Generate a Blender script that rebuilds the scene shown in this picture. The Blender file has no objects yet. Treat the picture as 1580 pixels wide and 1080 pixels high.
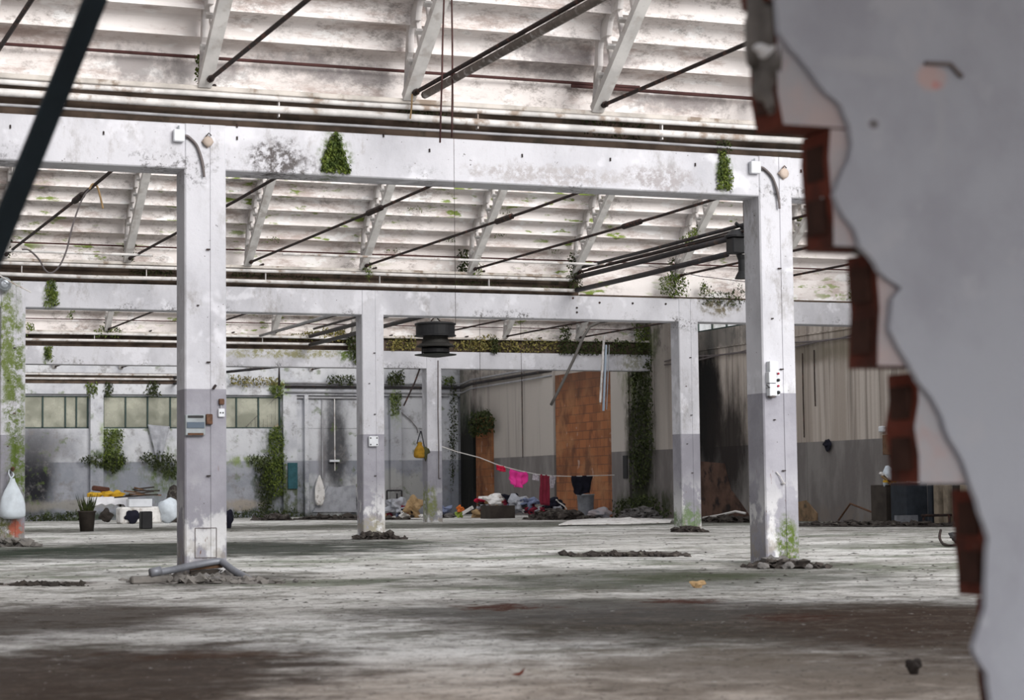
import bpy, math, random
from mathutils import Vector, Matrix, noise as mnoise
random.seed(7)
SC = bpy.context.scene
COL = SC.collection
R_ = math.radians

# ------------------------------------------------------------------ camera, world, light, exposure
F = 3107.0; YAW = .3811; PIT = .0687; ROL = .0121; EYE = Vector((0, 0, .842))
_d = Vector((math.sin(YAW)*math.cos(PIT), math.cos(YAW)*math.cos(PIT), math.sin(PIT)))
_r0 = Vector((math.cos(YAW), -math.sin(YAW), 0)); _u0 = _r0.cross(_d)
_R = _r0*math.cos(ROL) - _u0*math.sin(ROL); _U = _u0*math.cos(ROL) + _r0*math.sin(ROL)
cam_d = bpy.data.cameras.new('camera'); cam = bpy.data.objects.new('camera', cam_d); COL.objects.link(cam)
cam_d.sensor_width = 36; cam_d.lens = F/1580*36; cam_d.clip_end = 500
m3 = Matrix((_R, _U, -_d)).transposed()
cam.matrix_world = Matrix.Translation(EYE) @ m3.to_4x4()
cam_d.dof.use_dof = True; cam_d.dof.focus_distance = 30; cam_d.dof.aperture_fstop = 4.0
SC.camera = cam

world = bpy.data.worlds.new('overcast_sky'); SC.world = world; world.use_nodes = True
wn = world.node_tree; wn.nodes.clear()
wo = wn.nodes.new('ShaderNodeOutputWorld'); wb = wn.nodes.new('ShaderNodeBackground')
wtc = wn.nodes.new('ShaderNodeTexCoord'); wdot = wn.nodes.new('ShaderNodeVectorMath'); wdot.operation = 'DOT_PRODUCT'
wdot.inputs[1].default_value = Vector((.15, -.95, .25)).normalized()
wmr = wn.nodes.new('ShaderNodeMapRange'); wmr.inputs[1].default_value = -.5; wmr.inputs[2].default_value = 1
wmr.inputs[3].default_value = .55; wmr.inputs[4].default_value = .95
wn.links.new(wtc.outputs['Generated'], wdot.inputs[0]); wn.links.new(wdot.outputs['Value'], wmr.inputs[0])
wn.links.new(wmr.outputs[0], wb.inputs['Strength'])
wb.inputs['Color'].default_value = (.95, .965, 1.0, 1)
wn.links.new(wb.outputs[0], wo.inputs[0])

sun_d = bpy.data.lights.new('hazy_sun', 'SUN'); sun_d.energy = 2.2; sun_d.angle = R_(30); sun_d.color = (1, .97, .93)
sun = bpy.data.objects.new('hazy_sun', sun_d); COL.objects.link(sun)
sun.rotation_euler = Vector((-.26, 1.0, -.34)).to_track_quat('-Z', 'Y').to_euler()

SC.view_settings.view_transform = 'Standard'; SC.view_settings.look = 'None'
SC.view_settings.gamma = 1; SC.view_settings.use_curve_mapping = False
SC.view_settings.exposure = .63

# ------------------------------------------------------------------ geometry from the survey
Y1, Y2, Y3, Y4 = 19.2, 34.4, 49.4, 64.4
XW = 23.9
BB, BT = 3.985, 4.43           # beam soffit and top
DADO = 1.84
CW, CD = .41, .36
SP = 2.11

def ray(x, y): return _d*F + _R*(x-790) + _U*(540-y)
def onY(x, y, Y): v = ray(x, y); return EYE + v*(Y/v.y)
def onX(x, y, X): v = ray(x, y); return EYE + v*(X/v.x)
def onZ(x, y, Z=0): v = ray(x, y); return EYE + v*((Z-EYE.z)/v.z)
def dep(p): return (Vector(p)-EYE).dot(_d)

# ------------------------------------------------------------------ materials
class Mat:
    def __init__(s, name, rough=.85):
        s.m = bpy.data.materials.new(name); s.m.use_nodes = True
        s.t = s.m.node_tree; s.b = s.t.nodes['Principled BSDF']; s.b.inputs['Roughness'].default_value = rough; s.b.inputs['Specular IOR Level'].default_value = .25
        s.g = None; s.seed = 0
    def n(s, k): return s.t.nodes.new(k)
    def ln(s, a, b): s.t.links.new(a, b)
    def pos(s):
        if s.g is None: s.g = s.n('ShaderNodeNewGeometry').outputs['Position']
        return s.g
    def put(s, sock, v):
        if isinstance(v, (int, float)): sock.default_value = v
        elif isinstance(v, (tuple, list, Vector)):
            sock.default_value = tuple(v) if len(v) == len(sock.default_value) else tuple(v)+(1,)
        else: s.ln(v, sock)
    def ma(s, op, a, b=0, clamp=False):
        k = s.n('ShaderNodeMath'); k.operation = op; k.use_clamp = clamp
        s.put(k.inputs[0], a); s.put(k.inputs[1], b); return k.outputs[0]
    def vm(s, op, a, b):
        k = s.n('ShaderNodeVectorMath'); k.operation = op; s.put(k.inputs[0], a); s.put(k.inputs[1], b)
        return k.outputs['Value'] if op in ('LENGTH', 'DOT_PRODUCT') else k.outputs[0]
    def xyz(s, v=None):
        k = s.n('ShaderNodeSeparateXYZ'); s.ln(v or s.pos(), k.inputs[0]); return k.outputs
    def noise(s, sc, det=4, stretch=(1, 1, 1), rough=.6, vec=None):
        s.seed += 1; k = s.n('ShaderNodeTexNoise')
        v = s.vm('MULTIPLY', vec or s.pos(), stretch); v = s.vm('ADD', v, (s.seed*7.13, s.seed*3.7, s.seed*5.1))
        s.ln(v, k.inputs['Vector']); k.inputs['Scale'].default_value = sc; k.inputs['Detail'].default_value = det
        k.inputs['Roughness'].default_value = rough
        return k.outputs['Fac']
    def ramp(s, v, lo, hi, a=0, b=1):
        k = s.n('ShaderNodeMapRange'); k.interpolation_type = 'SMOOTHSTEP'
        if lo > hi: lo, hi, a, b = hi, lo, b, a
        s.put(k.inputs[0], v); k.inputs[1].default_value = lo; k.inputs[2].default_value = hi
        k.inputs[3].default_value = a; k.inputs[4].default_value = b; return k.outputs[0]
    def mul(s, *a):
        o = a[0]
        for b in a[1:]: o = s.ma('MULTIPLY', o, b)
        return o
    def blob(s, c, sz, soft=.5, namp=.6, nsc=1.5, st=(1, 1, 1), vec=None, speck=0):
        v = s.vm('SUBTRACT', vec or s.pos(), c); v = s.vm('DIVIDE', v, sz); L = s.vm('LENGTH', v, (0, 0, 0))
        nn = s.ma('MULTIPLY', s.ma('SUBTRACT', s.noise(nsc, 9, st, .72, vec), .5), namp*5)
        o = s.ramp(s.ma('ADD', L, nn), 1-soft, 1+soft, 1, 0)
        return s.mul(o, s.ramp(s.noise(speck, 8, st, .75), .40, .56)) if speck else o
    def mix(s, a, b, f):
        k = s.n('ShaderNodeMix'); k.data_type = 'RGBA'; s.put(k.inputs[0], f); s.put(k.inputs[6], a); s.put(k.inputs[7], b)
        return k.outputs[2]
    def color(s, c): s.put(s.b.inputs['Base Color'], c)
    def bump(s, h, dist=.01, st=.5):
        k = s.n('ShaderNodeBump'); k.inputs['Strength'].default_value = st; k.inputs['Distance'].default_value = dist
        s.ln(h, k.inputs['Height']); s.ln(k.outputs[0], s.b.inputs['Normal'])

def simple(name, col, rough=.7, metal=0, var=.25, sc=6, dirt=None):
    m = Mat(name, rough); m.b.inputs['Metallic'].default_value = metal
    c = m.mix(col, tuple(x*(1-var) for x in col), m.ramp(m.noise(sc), .35, .7))
    if dirt: c = m.mix(c, dirt, m.ramp(m.noise(sc*1.7, 6), .52, .68))
    m.color(c); return m.m

GREEN = (.09, .13, .025); DGREEN = (.025, .045, .012)
def concrete_white():
    m = Mat('whitewashed_concrete', .9)
    c = m.mix((.56, .56, .60), (.42, .42, .455), m.ramp(m.noise(1.1, 6, (1, 1, .6)), .42, .72))
    c = m.mix(c, (.64, .64, .685), m.ramp(m.noise(2.3, 3), .55, .66))
    c = m.mix(c, (.34, .32, .32), m.mul(m.ramp(m.noise(9, 8, (1, 1, .45), .75), .52, .74), m.ramp(m.noise(.8, 2), .45, .65), .7))
    c = m.mix(c, (.27, .255, .25), m.mul(m.ramp(m.noise(3.0, 9, (1, 1, .5), .8), .50, .66), m.ramp(m.noise(.6, 3), .40, .62), .75))
    z = m.xyz()[2]
    dado = m.ramp(z, DADO-.004, DADO+.004, 1, 0)
    c = m.mix(c, m.mix((.265, .26, .295), (.34, .335, .375), m.ramp(m.noise(1.7, 5), .4, .65)), dado)
    # peeling and damp at the foot
    c = m.mix(c, (.62, .62, .63), m.mul(m.ramp(z, 1.15, .3), m.ramp(m.noise(3.2, 6, (1, 1, .7)), .47, .55)))
    c = m.mix(c, (.30, .27, .23), m.mul(m.ramp(z, .6, .05), m.ramp(m.noise(6, 7), .47, .6), .8))
    # black mould under the beams' lower edges and pits
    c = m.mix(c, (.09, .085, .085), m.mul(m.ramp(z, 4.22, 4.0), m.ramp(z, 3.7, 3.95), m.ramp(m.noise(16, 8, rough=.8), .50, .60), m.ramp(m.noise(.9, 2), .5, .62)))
    c = m.mix(c, (.08, .07, .065), m.mul(m.ramp(m.noise(26, 2), .72, .76), .9))
    # rust at the arrises of the near columns
    c = m.mix(c, (.16, .08, .05), m.mul(m.ramp(m.noise(22, 4, (1, 1, .25)), .66, .72), m.ramp(z, 1.5, .4)))
    for (px, py, w, h, Y, col, na) in [
        (430, 245, 45, 26, Y1, (.10, .09, .09), .9), (517, 240, 26, 34, Y1, GREEN, .5), (1117, 262, 13, 34, Y1, GREEN, .5),
        (1215, 845, 20, 45, Y1, GREEN, .6), (1015, 275, 60, 18, Y1, (.35, .33, .34), .9), (850, 270, 130, 14, Y1, (.40, .38, .39), .9),
        (78, 455, 12, 22, Y2, GREEN, .5), (22, 600, 16, 150, Y2, (.13, .17, .05), .8), (28, 720, 12, 60, Y2, GREEN, .5), (10, 820, 22, 26, Y2, (.14, .15, .06), .6),
        (25, 815, 11, 14, Y2, (.42, .12, .08), .3), (10, 520, 12, 90, Y2, (.15, .19, .06), .9),
        (1110, 470, 32, 16, Y2, (.16, .14, .10), .9), (1065, 800, 18, 22, Y2, (.16, .22, .12), .7), (575, 815, 16, 20, Y2, (.30, .28, .22), .7),
        (445, 545, 90, 8, Y3, (.28, .27, .16), .8), (665, 775, 9, 26, Y3, (.20, .22, .10), .6), (540, 545, 20, 14, Y3, GREEN, .7), (72, 548, 6, 16, Y3, GREEN, .6),
        (980, 560, 18, 14, Y3, (.25, .25, .2), .9)]:
        p = onY(px, py, Y); k = dep(p)/F
        c = m.mix(c, col, m.blob(p, (w*k, 1.2, h*k), .35, na*.6, 6 if Y == Y1 else 4, (1, 1, 1), None, 14 if Y == Y1 else 8))
    m.color(c); m.bump(m.noise(14, 8, rough=.7), .012, .45)
    return m.m

def ceiling_mat():
    m = Mat('stained_roof_plaster', .9)
    c = m.mix((.83, .79, .78), (.70, .655, .64), m.ramp(m.noise(1.3, 5, (.6, 1, 1)), .42, .7))
    c = m.mix(c, (.90, .89, .89), m.ramp(m.noise(2.4, 3, (.7, 1, 1.4)), .58, .63))
    c = m.mix(c, (.30, .27, .26), m.mul(m.ramp(m.noise(7, 9, (.6, 1, 1), .82), .48, .64), m.ramp(m.noise(.55, 3, (1, .5, .5)), .42, .56), .85))
    c = m.mix(c, (.40, .31, .28), m.mul(m.ramp(m.noise(3, 8, (.3, 1, 1), .75), .50, .64), .7))
    y = m.xyz()[1]
    far = m.ramp(y, 24, 28)
    c = m.mix(c, (.22, .29, .07), m.mul(m.ramp(m.noise(5, 7, (.5, 1, 1.6)), .57, .64), m.ramp(m.noise(.35, 2), .42, .54), far))
    for (px, py, w, h, Y) in [(215, 95, 45, 25, Y1+.2), (565, 115, 60, 13, Y1+.2), (1060, 150, 90, 14, Y1+.1), (1000, 60, 60, 12, Y1-1), (490, 95, 80, 16, Y1+.1), (330, 100, 60, 16, Y1+.1), (880, 75, 60, 22, Y1-.4)]:
        p = onY(px, py, Y); k = dep(p)/F
        c = m.mix(c, (.25, .23, .235), m.mul(m.blob(p, (w*k, 3, h*k), .6, .7, 7), .75))
    m.color(c); m.bump(m.noise(11, 8, rough=.7), .012, .4)
    return m.m

def floor_mat():
    m = Mat('dirty_concrete_floor', .8)
    p = m.pos()
    u = m.vm('DOT_PRODUCT', p, (math.cos(YAW), -math.sin(YAW), 0)); v = m.vm('DOT_PRODUCT', p, (math.sin(YAW), math.cos(YAW), 0))
    cmb = m.n('ShaderNodeCombineXYZ'); m.ln(u, cmb.inputs[0]); m.ln(v, cmb.inputs[1]); q = cmb.outputs[0]
    c = m.mix((.72, .71, .69), (.55, .535, .51), m.ramp(m.noise(.55, 6), .40, .62))
    c = m.mix(c, (.22, .215, .19), m.mul(m.ramp(m.noise(1.1, 10, rough=.8), .49, .60), .85))
    c = m.mix(c, (.15, .145, .125), m.mul(m.ramp(m.noise(3.1, 9, rough=.82), .52, .62), .85))
    near = m.ramp(v, 11, 8)
    c = m.mix(c, m.mix((.63, .555, .49), (.46, .39, .33), m.ramp(m.noise(2.0, 6), .42, .66)), near)
    c = m.mix(c, (.20, .22, .17), m.mul(m.ramp(m.noise(.42, 8, (1, 1.3, 1), .75), .52, .62), m.ramp(v, 13, 18), .85))
    def fb(px, hw, yt, yb, col, soft=.35, na=.5, ns=1.2, amt=1):
        nonlocal c
        a = onZ(px, yt); b = onZ(px, yb); va = a.dot(Vector((math.sin(YAW), math.cos(YAW), 0))); vb = b.dot(Vector((math.sin(YAW), math.cos(YAW), 0)))
        vc = (va+vb)/2; uc = (px-790)/F*vc
        c = m.mix(c, col, m.mul(m.blob((uc, vc, 0), (hw/F*vc, max(.05, abs(va-vb)/2), 9), soft, na, ns, (1, 1, 1), q), amt))
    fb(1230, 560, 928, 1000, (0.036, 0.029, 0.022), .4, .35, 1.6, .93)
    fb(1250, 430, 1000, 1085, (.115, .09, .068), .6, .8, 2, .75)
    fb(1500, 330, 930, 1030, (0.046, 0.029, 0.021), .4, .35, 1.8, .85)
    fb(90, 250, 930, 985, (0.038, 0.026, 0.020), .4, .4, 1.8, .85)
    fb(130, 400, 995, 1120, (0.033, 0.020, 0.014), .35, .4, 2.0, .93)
    fb(850, 300, 925, 960, (0.073, 0.069, 0.066), .5, .5, 1.6, .8)
    fb(1000, 380, 878, 915, (0.064, 0.071, 0.056), .5, .6, 1.2, .75)
    fb(1050, 110, 884, 896, (0.047, 0.059, 0.027), .5, .6, 2, .7)
    fb(300, 370, 836, 862, (0.032, 0.040, 0.032), .45, .6, 1.0, .9)
    fb(-40, 160, 846, 866, (0.029, 0.044, 0.029), .45, .6, 1.0, .8)
    fb(960, 110, 851, 857, (0.029, 0.019, 0.015), .4, .6, 2.5, .9)
    fb(1350, 240, 838, 846, (0.088, 0.097, 0.064), .5, .7, 1.5, .6)
    fb(770, 60, 933, 941, (0.056, 0.016, 0.008), .4, 1.3, 6, .9)
    fb(1045, 50, 924, 931, (0.056, 0.017, 0.009), .4, 1.3, 6, .9)
    fb(1215, 60, 948, 958, (0.047, 0.017, 0.010), .4, 1.3, 6, .8)
    fb(330, 150, 1005, 1016, (0.064, 0.032, 0.017), .5, 1.3, 6, .6)
    fb(60, 90, 898, 904, (0.047, 0.020, 0.015), .4, .7, 3, .8)
    fb(330, 120, 885, 906, (0.079, 0.073, 0.068), .5, .6, 3, .7)
    fb(1210, 90, 866, 880, (0.064, 0.064, 0.053), .5, .6, 3, .7)
    fb(800, 1000, 806, 814, (0.059, 0.062, 0.044), .5, .6, 1.5, .8)
    c = m.mix(c, (.20, .18, .16), m.mul(m.ramp(m.noise(2.2, 10, rough=.85), .51, .61), .33))
    c = m.mix(c, (.055, .045, .036), m.mul(m.ramp(m.noise(1.4, 10, rough=.85), .55, .62), m.ramp(v, 22, 12), .35))
    c = m.mix(c, (.17, .135, .11), m.mul(m.ramp(m.noise(5.5, 10, rough=.9), .50, .60), m.ramp(v, 18, 13), .38))
    # grit
    c = m.mix(c, (.07, .06, .055), m.mul(m.ramp(m.noise(9, 6, rough=.85), .56, .64), .9))
    c = m.mix(c, (.055, .05, .045), m.mul(m.ramp(m.noise(30, 3), .62, .68), .8))
    c = m.mix(c, (.72, .71, .70), m.mul(m.ramp(m.noise(17, 3), .70, .74), .7))
    m.b.inputs['Specular IOR Level'].default_value = .04; m.b.inputs['Roughness'].default_value = 1
    m.color(c); m.bump(m.noise(7, 9, rough=.75), .03, .6)
    return m.m

def wall_right_mat():
    m = Mat('streaked_precast_panel', .9)
    c = m.mix((.40, .345, .30), (.56, .50, .45), m.ramp(m.noise(3.2, 3, (1, 1, .02)), .40, .62))
    c = m.mix(c, (.25, .215, .19), m.mul(m.ramp(m.noise(5.5, 4, (1, 1, .035)), .50, .64), .8))
    xyz = m.xyz(); y, z = xyz[1], xyz[2]
    c = m.mix(c, (.46, .42, .385), m.ramp(y, 47.5, 49))
    c = m.mix(c, (.30, .27, .25), m.mul(m.ramp(y, 47.5, 49), m.ramp(m.noise(2.6, 5, (1, 1, .05)), .5, .66), .7))
    c = m.mix(c, m.mix((.165, .15, .145), (.24, .225, .215), m.ramp(m.noise(1.6, 5, (1, 1, .3)), .4, .65)), m.ramp(z, DADO-.01, DADO+.01, 1, 0))
    c = m.mix(c, (.20, .17, .15), m.mul(m.ramp(z, .55, .15), m.ramp(m.noise(2.5, 6), .42, .6), .8))
    c = m.mix(c, (.07, .065, .06), m.mul(m.ramp(z, 4.2, 4.75), m.ramp(m.noise(2.2, 7, rough=.7), .45, .62), .6))
    def wb_(px, py, w, h, col, soft=.4, na=.35, ns=1.5, amt=1):
        nonlocal c
        p = onX(px, py, XW); a = onX(px-w, py, XW); b = onX(px+w, py, XW); k = dep(p)/F
        c = m.mix(c, col, m.mul(m.blob(p, (2, abs(a.y-b.y)/2, h*k), soft, na, ns, (1, 1, .35), None, 5 if col[1] > max(col[0], .02) else 0), amt))
    wb_(1092, 630, 22, 105, (.006, .006, .006), .35, .25, 2, 1)
    wb_(1125, 680, 30, 90, (.018, .014, .013), .6, .4, 1.5, .95)
    wb_(1110, 520, 45, 25, (.10, .10, .095), .5, .6, 2, .7)
    wb_(723, 715, 24, 110, (.008, .009, .008), .45, .35, 1.5, .97)
    wb_(712, 620, 14, 45, (.16, .17, .14), .5, .5, 2, .7)
    wb_(990, 640, 18, 170, (.028, .036, .012), .3, .3, 2.5, 1); wb_(990, 700, 16, 110, (.02, .02, .012), .4, .3, 2.5, .9)
    wb_(983, 540, 26, 60, (.10, .13, .035), .5, .5, 2, .9)
    wb_(1000, 780, 45, 22, (.04, .05, .02), .5, .5, 2, .9)
    wb_(740, 650, 16, 20, (.02, .035, .015), .4, .4, 3, .9)
    wb_(1260, 545, 50, 14, (.14, .12, .09), .6, .5, 2, .7)
    wb_(1330, 530, 60, 30, (.20, .17, .12), .6, .5, 2, .6)
    m.color(c); m.bump(m.noise(8, 7), .02, .4); return m.m

def wall_back_mat():
    m = Mat('damp_white_plaster', .9)
    c = m.mix((.58, .59, .62), (.43, .44, .48), m.ramp(m.noise(.9, 5), .42, .68))
    xyz = m.xyz(); x, z = xyz[0], xyz[2]
    dado = m.ramp(z, DADO-.02, DADO+.02, 1, 0)
    c = m.mix(c, m.mix((.25, .265, .30), (.34, .35, .39), m.ramp(m.noise(1.3, 5), .4, .65)), dado)
    def bb(px, py, w, h, col, soft=.4, na=.4, ns=1.4, amt=1):
        nonlocal c
        p = onY(px, py, Y4); k = dep(p)/F
        c = m.mix(c, col, m.mul(m.blob(p, (w*k, 2, h*k), soft, na, ns, (1, 1, .6), None, 4 if col[1] > max(col[0]*1.15, .03) else 0), amt))
    bb(52, 735, 30, 66, (.010, .010, .013), .6, .3, 1, .97)
    bb(70, 690, 40, 30, (.12, .12, .13), .7, .4, 1, .7)
    bb(600, 760, 70, 32, (.42, .42, .41), .25, .5, 1.4, .9)
    bb(516, 765, 45, 36, (.52, .53, .55), .2, .45, 1.4, .95)
    bb(518, 690, 17, 80, (.04, .04, .045), .55, .35, 1.4, .92)
    bb(600, 660, 25, 60, (.33, .34, .38), .6, .5, 1, .5)
    bb(608, 620, 9, 40, (.20, .26, .10), .4, .5, 2, .8)
    bb(170, 680, 15, 40, (.22, .30, .06), .4, .5, 2, .9)
    bb(165, 712, 32, 15, (.05, .08, .02), .4, .6, 2, .95)
    bb(172, 740, 9, 30, (.16, .20, .10), .5, .5, 2, .7)
    bb(258, 725, 30, 35, (.09, .13, .03), .5, .6, 2, .9)
    bb(424, 700, 13, 75, (.06, .10, .02), .35, .5, 2, .97)
    bb(408, 745, 16, 45, (.03, .045, .015), .45, .5, 2, .95)
    bb(380, 712, 40, 8, (.20, .26, .08), .4, .6, 2, .85)
    bb(445, 760, 25, 35, (.07, .085, .04), .5, .6, 2, .9)
    bb(360, 793, 120, 10, (.025, .04, .018), .5, .5, 1.5, .95)
    bb(100, 797, 100, 8, (.03, .045, .02), .5, .5, 1.5, .9)
    bb(100, 780, 60, 8, (.30, .28, .24), .5, .6, 1.5, .7)
    bb(380, 778, 30, 8, (.36, .31, .25), .5, .6, 1.5, .8)
    bb(560, 797, 130, 6, (.04, .05, .03), .5, .6, 1.5, .85)
    bb(430, 600, 14, 14, (.22, .32, .05), .4, .6, 2, .8)
    bb(545, 775, 6, 20, (.04, .04, .05), .3, .4, 2, .9)
    bb(497, 705, 6, 60, (.16, .15, .16), .6, .4, 2, .7)
    c = m.mix(c, (.10, .14, .04), m.mul(m.ramp(m.noise(2.6, 8), .60, .68), .6)); c = m.mix(c, (.20, .19, .19), m.mul(m.ramp(m.noise(1.8, 9, rough=.8), .52, .66), .7))
    m.color(c); m.bump(m.noise(7, 7), .03, .5); return m.m

def plaster_near_mat():
    m = Mat('grey_cement_render', .9)
    c = m.mix((.37, .395, .455), (.31, .325, .38), m.ramp(m.noise(2.5, 5), .4, .68))
    c = m.mix(c, (.385, .405, .46), m.ramp(m.noise(6, 5), .56, .68))
    def nb(px, py, w, h, col, soft=.3, na=.3, ns=8, amt=1):
        nonlocal c
        p = onY(px, py, 3.87); k = dep(p)/F
        c = m.mix(c, col, m.mul(m.blob(p, (w*k, 1, h*k), soft, na, ns), amt))
    nb(1440, 118, 26, 20, (.46, .36, .36), .35); nb(1450, 130, 10, 7, (.50, .24, .22), .5)
    nb(1352, 190, 9, 7, (.13, .125, .13), .5); nb(1455, 190, 7, 65, (.37, .39, .44), .8, .3, 6, .7)
    nb(1340, 100, 60, 12, (.38, .40, .45), .7, .6, 8, .8)
    m.color(c); m.bump(m.noise(30, 6), .004, .5); return m.m

def mortar_mat():
    m = Mat('pale_mortar_on_clay', .95)
    c = m.mix((.42, .365, .375), (.36, .365, .40), m.ramp(m.noise(4, 5), .4, .62))
    c = m.mix(c, (.48, .26, .22), m.mul(m.ramp(m.noise(3.2, 4), .55, .70), .8))
    m.color(c); m.bump(m.noise(25, 6), .006, .5); return m.m

def clay_mat():
    m = Mat('broken_clay_block', .95)
    c = m.mix((.13, .032, .02), (.055, .02, .015), m.ramp(m.noise(7, 5), .4, .65))
    c = m.mix(c, (.28, .22, .19), m.mul(m.ramp(m.noise(10, 4), .62, .7), .7))
    m.color(c); m.bump(m.noise(30, 6), .01, .6); return m.m

def brick_mat():
    m = Mat('terracotta_block_infill', .9)
    xyz = m.xyz(); cmb = m.n('ShaderNodeCombineXYZ'); m.ln(xyz[1], cmb.inputs[0]); m.ln(xyz[2], cmb.inputs[1])
    b = m.n('ShaderNodeTexBrick'); m.ln(cmb.outputs[0], b.inputs['Vector'])
    b.inputs['Color1'].default_value = (.34, .13, .055, 1); b.inputs['Color2'].default_value = (.20, .08, .038, 1)
    b.inputs['Mortar'].default_value = (.16, .075, .045, 1); b.inputs['Scale'].default_value = 1
    b.inputs['Brick Width'].default_value = .5; b.inputs['Row Height'].default_value = .25; b.inputs['Mortar Size'].default_value = .012
    b.inputs['Bias'].default_value = -.1
    c = m.mix(b.outputs['Color'], (.36, .17, .08), m.ramp(m.noise(.9, 4), .45, .7))
    c = m.mix(c, (.10, .045, .03), m.mul(m.ramp(m.noise(1.6, 7, (1, 1, .5)), .48, .66), .8)); c = m.mix(c, (.07, .04, .03), m.mul(m.ramp(xyz[2], 3.0, 4.2), .6))
    c = m.mix(c, (.42, .30, .24), m.mul(m.ramp(m.noise(2, 3, (1, 2, 1)), .66, .70), .8))
    m.color(c); m.bump(b.outputs['Fac'], -.02, .6); return m.m

def glass_mat():
    m = Mat('dusty_window_glass', .15)
    tr = m.n('ShaderNodeBsdfTransparent'); mx = m.n('ShaderNodeMixShader'); out = m.t.nodes['Material Output']
    m.b.inputs['Base Color'].default_value = (.62, .62, .52, 1)
    m.put(mx.inputs[0], m.ramp(m.noise(1.2, 4), .4, .7, .12, .45)); m.ln(tr.outputs[0], mx.inputs[1]); m.ln(m.b.outputs[0], mx.inputs[2])
    m.ln(mx.outputs[0], out.inputs['Surface']); return m.m

def leafm(name, a, b, t=.25):
    m = Mat(name, .7); m.color(m.mix(a, b, m.ramp(m.noise(9, 3), .4, .62))); return m.m

M = dict(conc=concrete_white(), ceil=ceiling_mat(), floor=floor_mat(), wr=wall_right_mat(), wb=wall_back_mat(), plaster=plaster_near_mat(),
    mortar=mortar_mat(), clay=clay_mat(), brick=brick_mat(), glass=glass_mat(),
    gutter=simple('grimy_gutter_concrete', (.10, .072, .055), .95, 0, .6, 2.2, (.035, .03, .022)),
    fascia=simple('cream_gutter_lip', (.60, .56, .52), .85, 0, .35, 3, (.25, .2, .16)),
    pipew=simple('painted_white_pipe', (.70, .68, .67), .5, 0, .35, 3, (.30, .24, .20)),
    pipeg=simple('grey_pipe', (.36, .36, .38), .5, 0, .3, 4),
    piped=simple('black_steel_pipe', (.045, .042, .045), .55, .2, .4, 3, (.09, .06, .05)),
    rod=simple('rusty_dark_rod', (.034, .023, .021), .7, .1, .4, 5, (.12, .05, .035)),
    redrod=simple('rusty_red_rod', (.075, .032, .03), .7, .1, .4, 4),
    rafter=simple('weathered_rafter_paint', (.74, .725, .71), .85, 0, .25, 3, (.50, .47, .45)),
    rafterin=simple('weathered_rafter_web', (.68, .65, .64), .9, 0, .25, 3, (.45, .42, .40)),
    black=simple('black_enamel', (.02, .02, .022), .5, 0, .3),
    navy=simple('dark_painted_bar', (.012, .020, .026), .9, 0, .3, 5),
    galv=simple('galvanised_metal', (.40, .43, .47), .4, .5, .25),
    galvd=simple('dull_zinc', (.25, .26, .29), .45, .4, .3),
    boxw=simple('white_plastic_box', (.70, .72, .76), .5, 0, .12), boxb=simple('beige_plate', (.52, .43, .37), .6, 0, .3),
    boxg=simple('grey_plastic_box', (.33, .36, .38), .5, 0, .25), rust=simple('rusted_steel_plate', (.15, .08, .05), .85, .1, .5, 20, (.12, .07, .05)),
    redb=simple('red_button', (.45, .03, .06), .4, 0, .05), bag=simple('white_plastic_film', (.66, .72, .78), .4, 0, .18, 5),
    frame=simple('dark_green_window_steel', (.035, .06, .055), .6, .1, .2), yellow=simple('yellow_cloth', (.62, .37, .03), .85, 0, .25, 7),
    cloth=simple('white_tablecloth', (.88, .87, .90), .85, 0, .12), wood=simple('old_brown_wood', (.17, .10, .06), .85, 0, .4, 7),
    paper=simple('dirty_white_paper', (.80, .78, .76), .85, 0, .2, 4, (.4, .36, .33)), pink=simple('hot_pink_cloth', (.80, .05, .33), .8, 0, .12),
    red=simple('red_cloth', (.55, .015, .06), .8, 0, .2), maroon=simple('maroon_cloth', (.22, .022, .045), .85, 0, .2),
    blackc=simple('black_cloth', (.012, .012, .022), .95, 0, .2), rubble=simple('broken_concrete', (.19, .18, .175), .95, 0, .5, 6, (.05, .045, .04)),
    soil=simple('dark_rubble_soil', (.06, .05, .045), .95, 0, .5, 5, (.14, .13, .11)), debris=simple('dark_litter', (.05, .042, .036), .9, 0, .5, 3),
    orange=simple('orange_plastic', (.60, .16, .03), .6, 0, .1), lime=simple('lime_plastic', (.32, .42, .08), .6, 0, .2), blue=simple('blue_grey_cloth', (.18, .21, .32), .9, 0, .3),
    tan=simple('tan_cardboard', (.40, .27, .14), .9, 0, .3), brownbag=simple('brown_leather', (.11, .045, .03), .8, 0, .3), teal=simple('teal_panel', (.03, .10, .12), .8, 0, .3),
    furn=simple('dark_furniture_panel', (.055, .045, .038), .8, 0, .4, 3), furnb=simple('blue_black_panel', (.03, .036, .046), .8, 0, .3), post=simple('pale_timber_post', (.30, .25, .19), .9, 0, .4, 4),
    neigh=simple('yellow_rendered_wall', (.33, .335, .25), .9, 0, .3, .8, (.25, .24, .18)), cableg=simple('grey_cable', (.16, .14, .14), .7, 0, .2),
    line=simple('white_cord', (.72, .70, .68), .8, 0, .1), pattern=simple('checked_cloth', (.60, .55, .60), .85, 0, .6, 30, (.08, .05, .12)),
    hollow=simple('dark_clay_hollow', (.05, .022, .016), .95, 0, .4, 9),
    leaf=leafm('green_moss_leaves', (.13, .17, .03), (.045, .07, .015)), leafd=leafm('dark_moss_leaves', (.022, .03, .01), (.055, .07, .018)),
    leafy=leafm('yellow_moss_leaves', (.26, .22, .07), (.08, .08, .025)), bld=simple('brown_dry_leaf', (.20, .05, .03), .8, 0, .3),
    film=simple('grey_sheet_film', (.42, .43, .47), .6, 0, .3, 4), mud=simple('concrete_curb', (.22, .205, .19), .95, 0, .4, 5))

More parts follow.
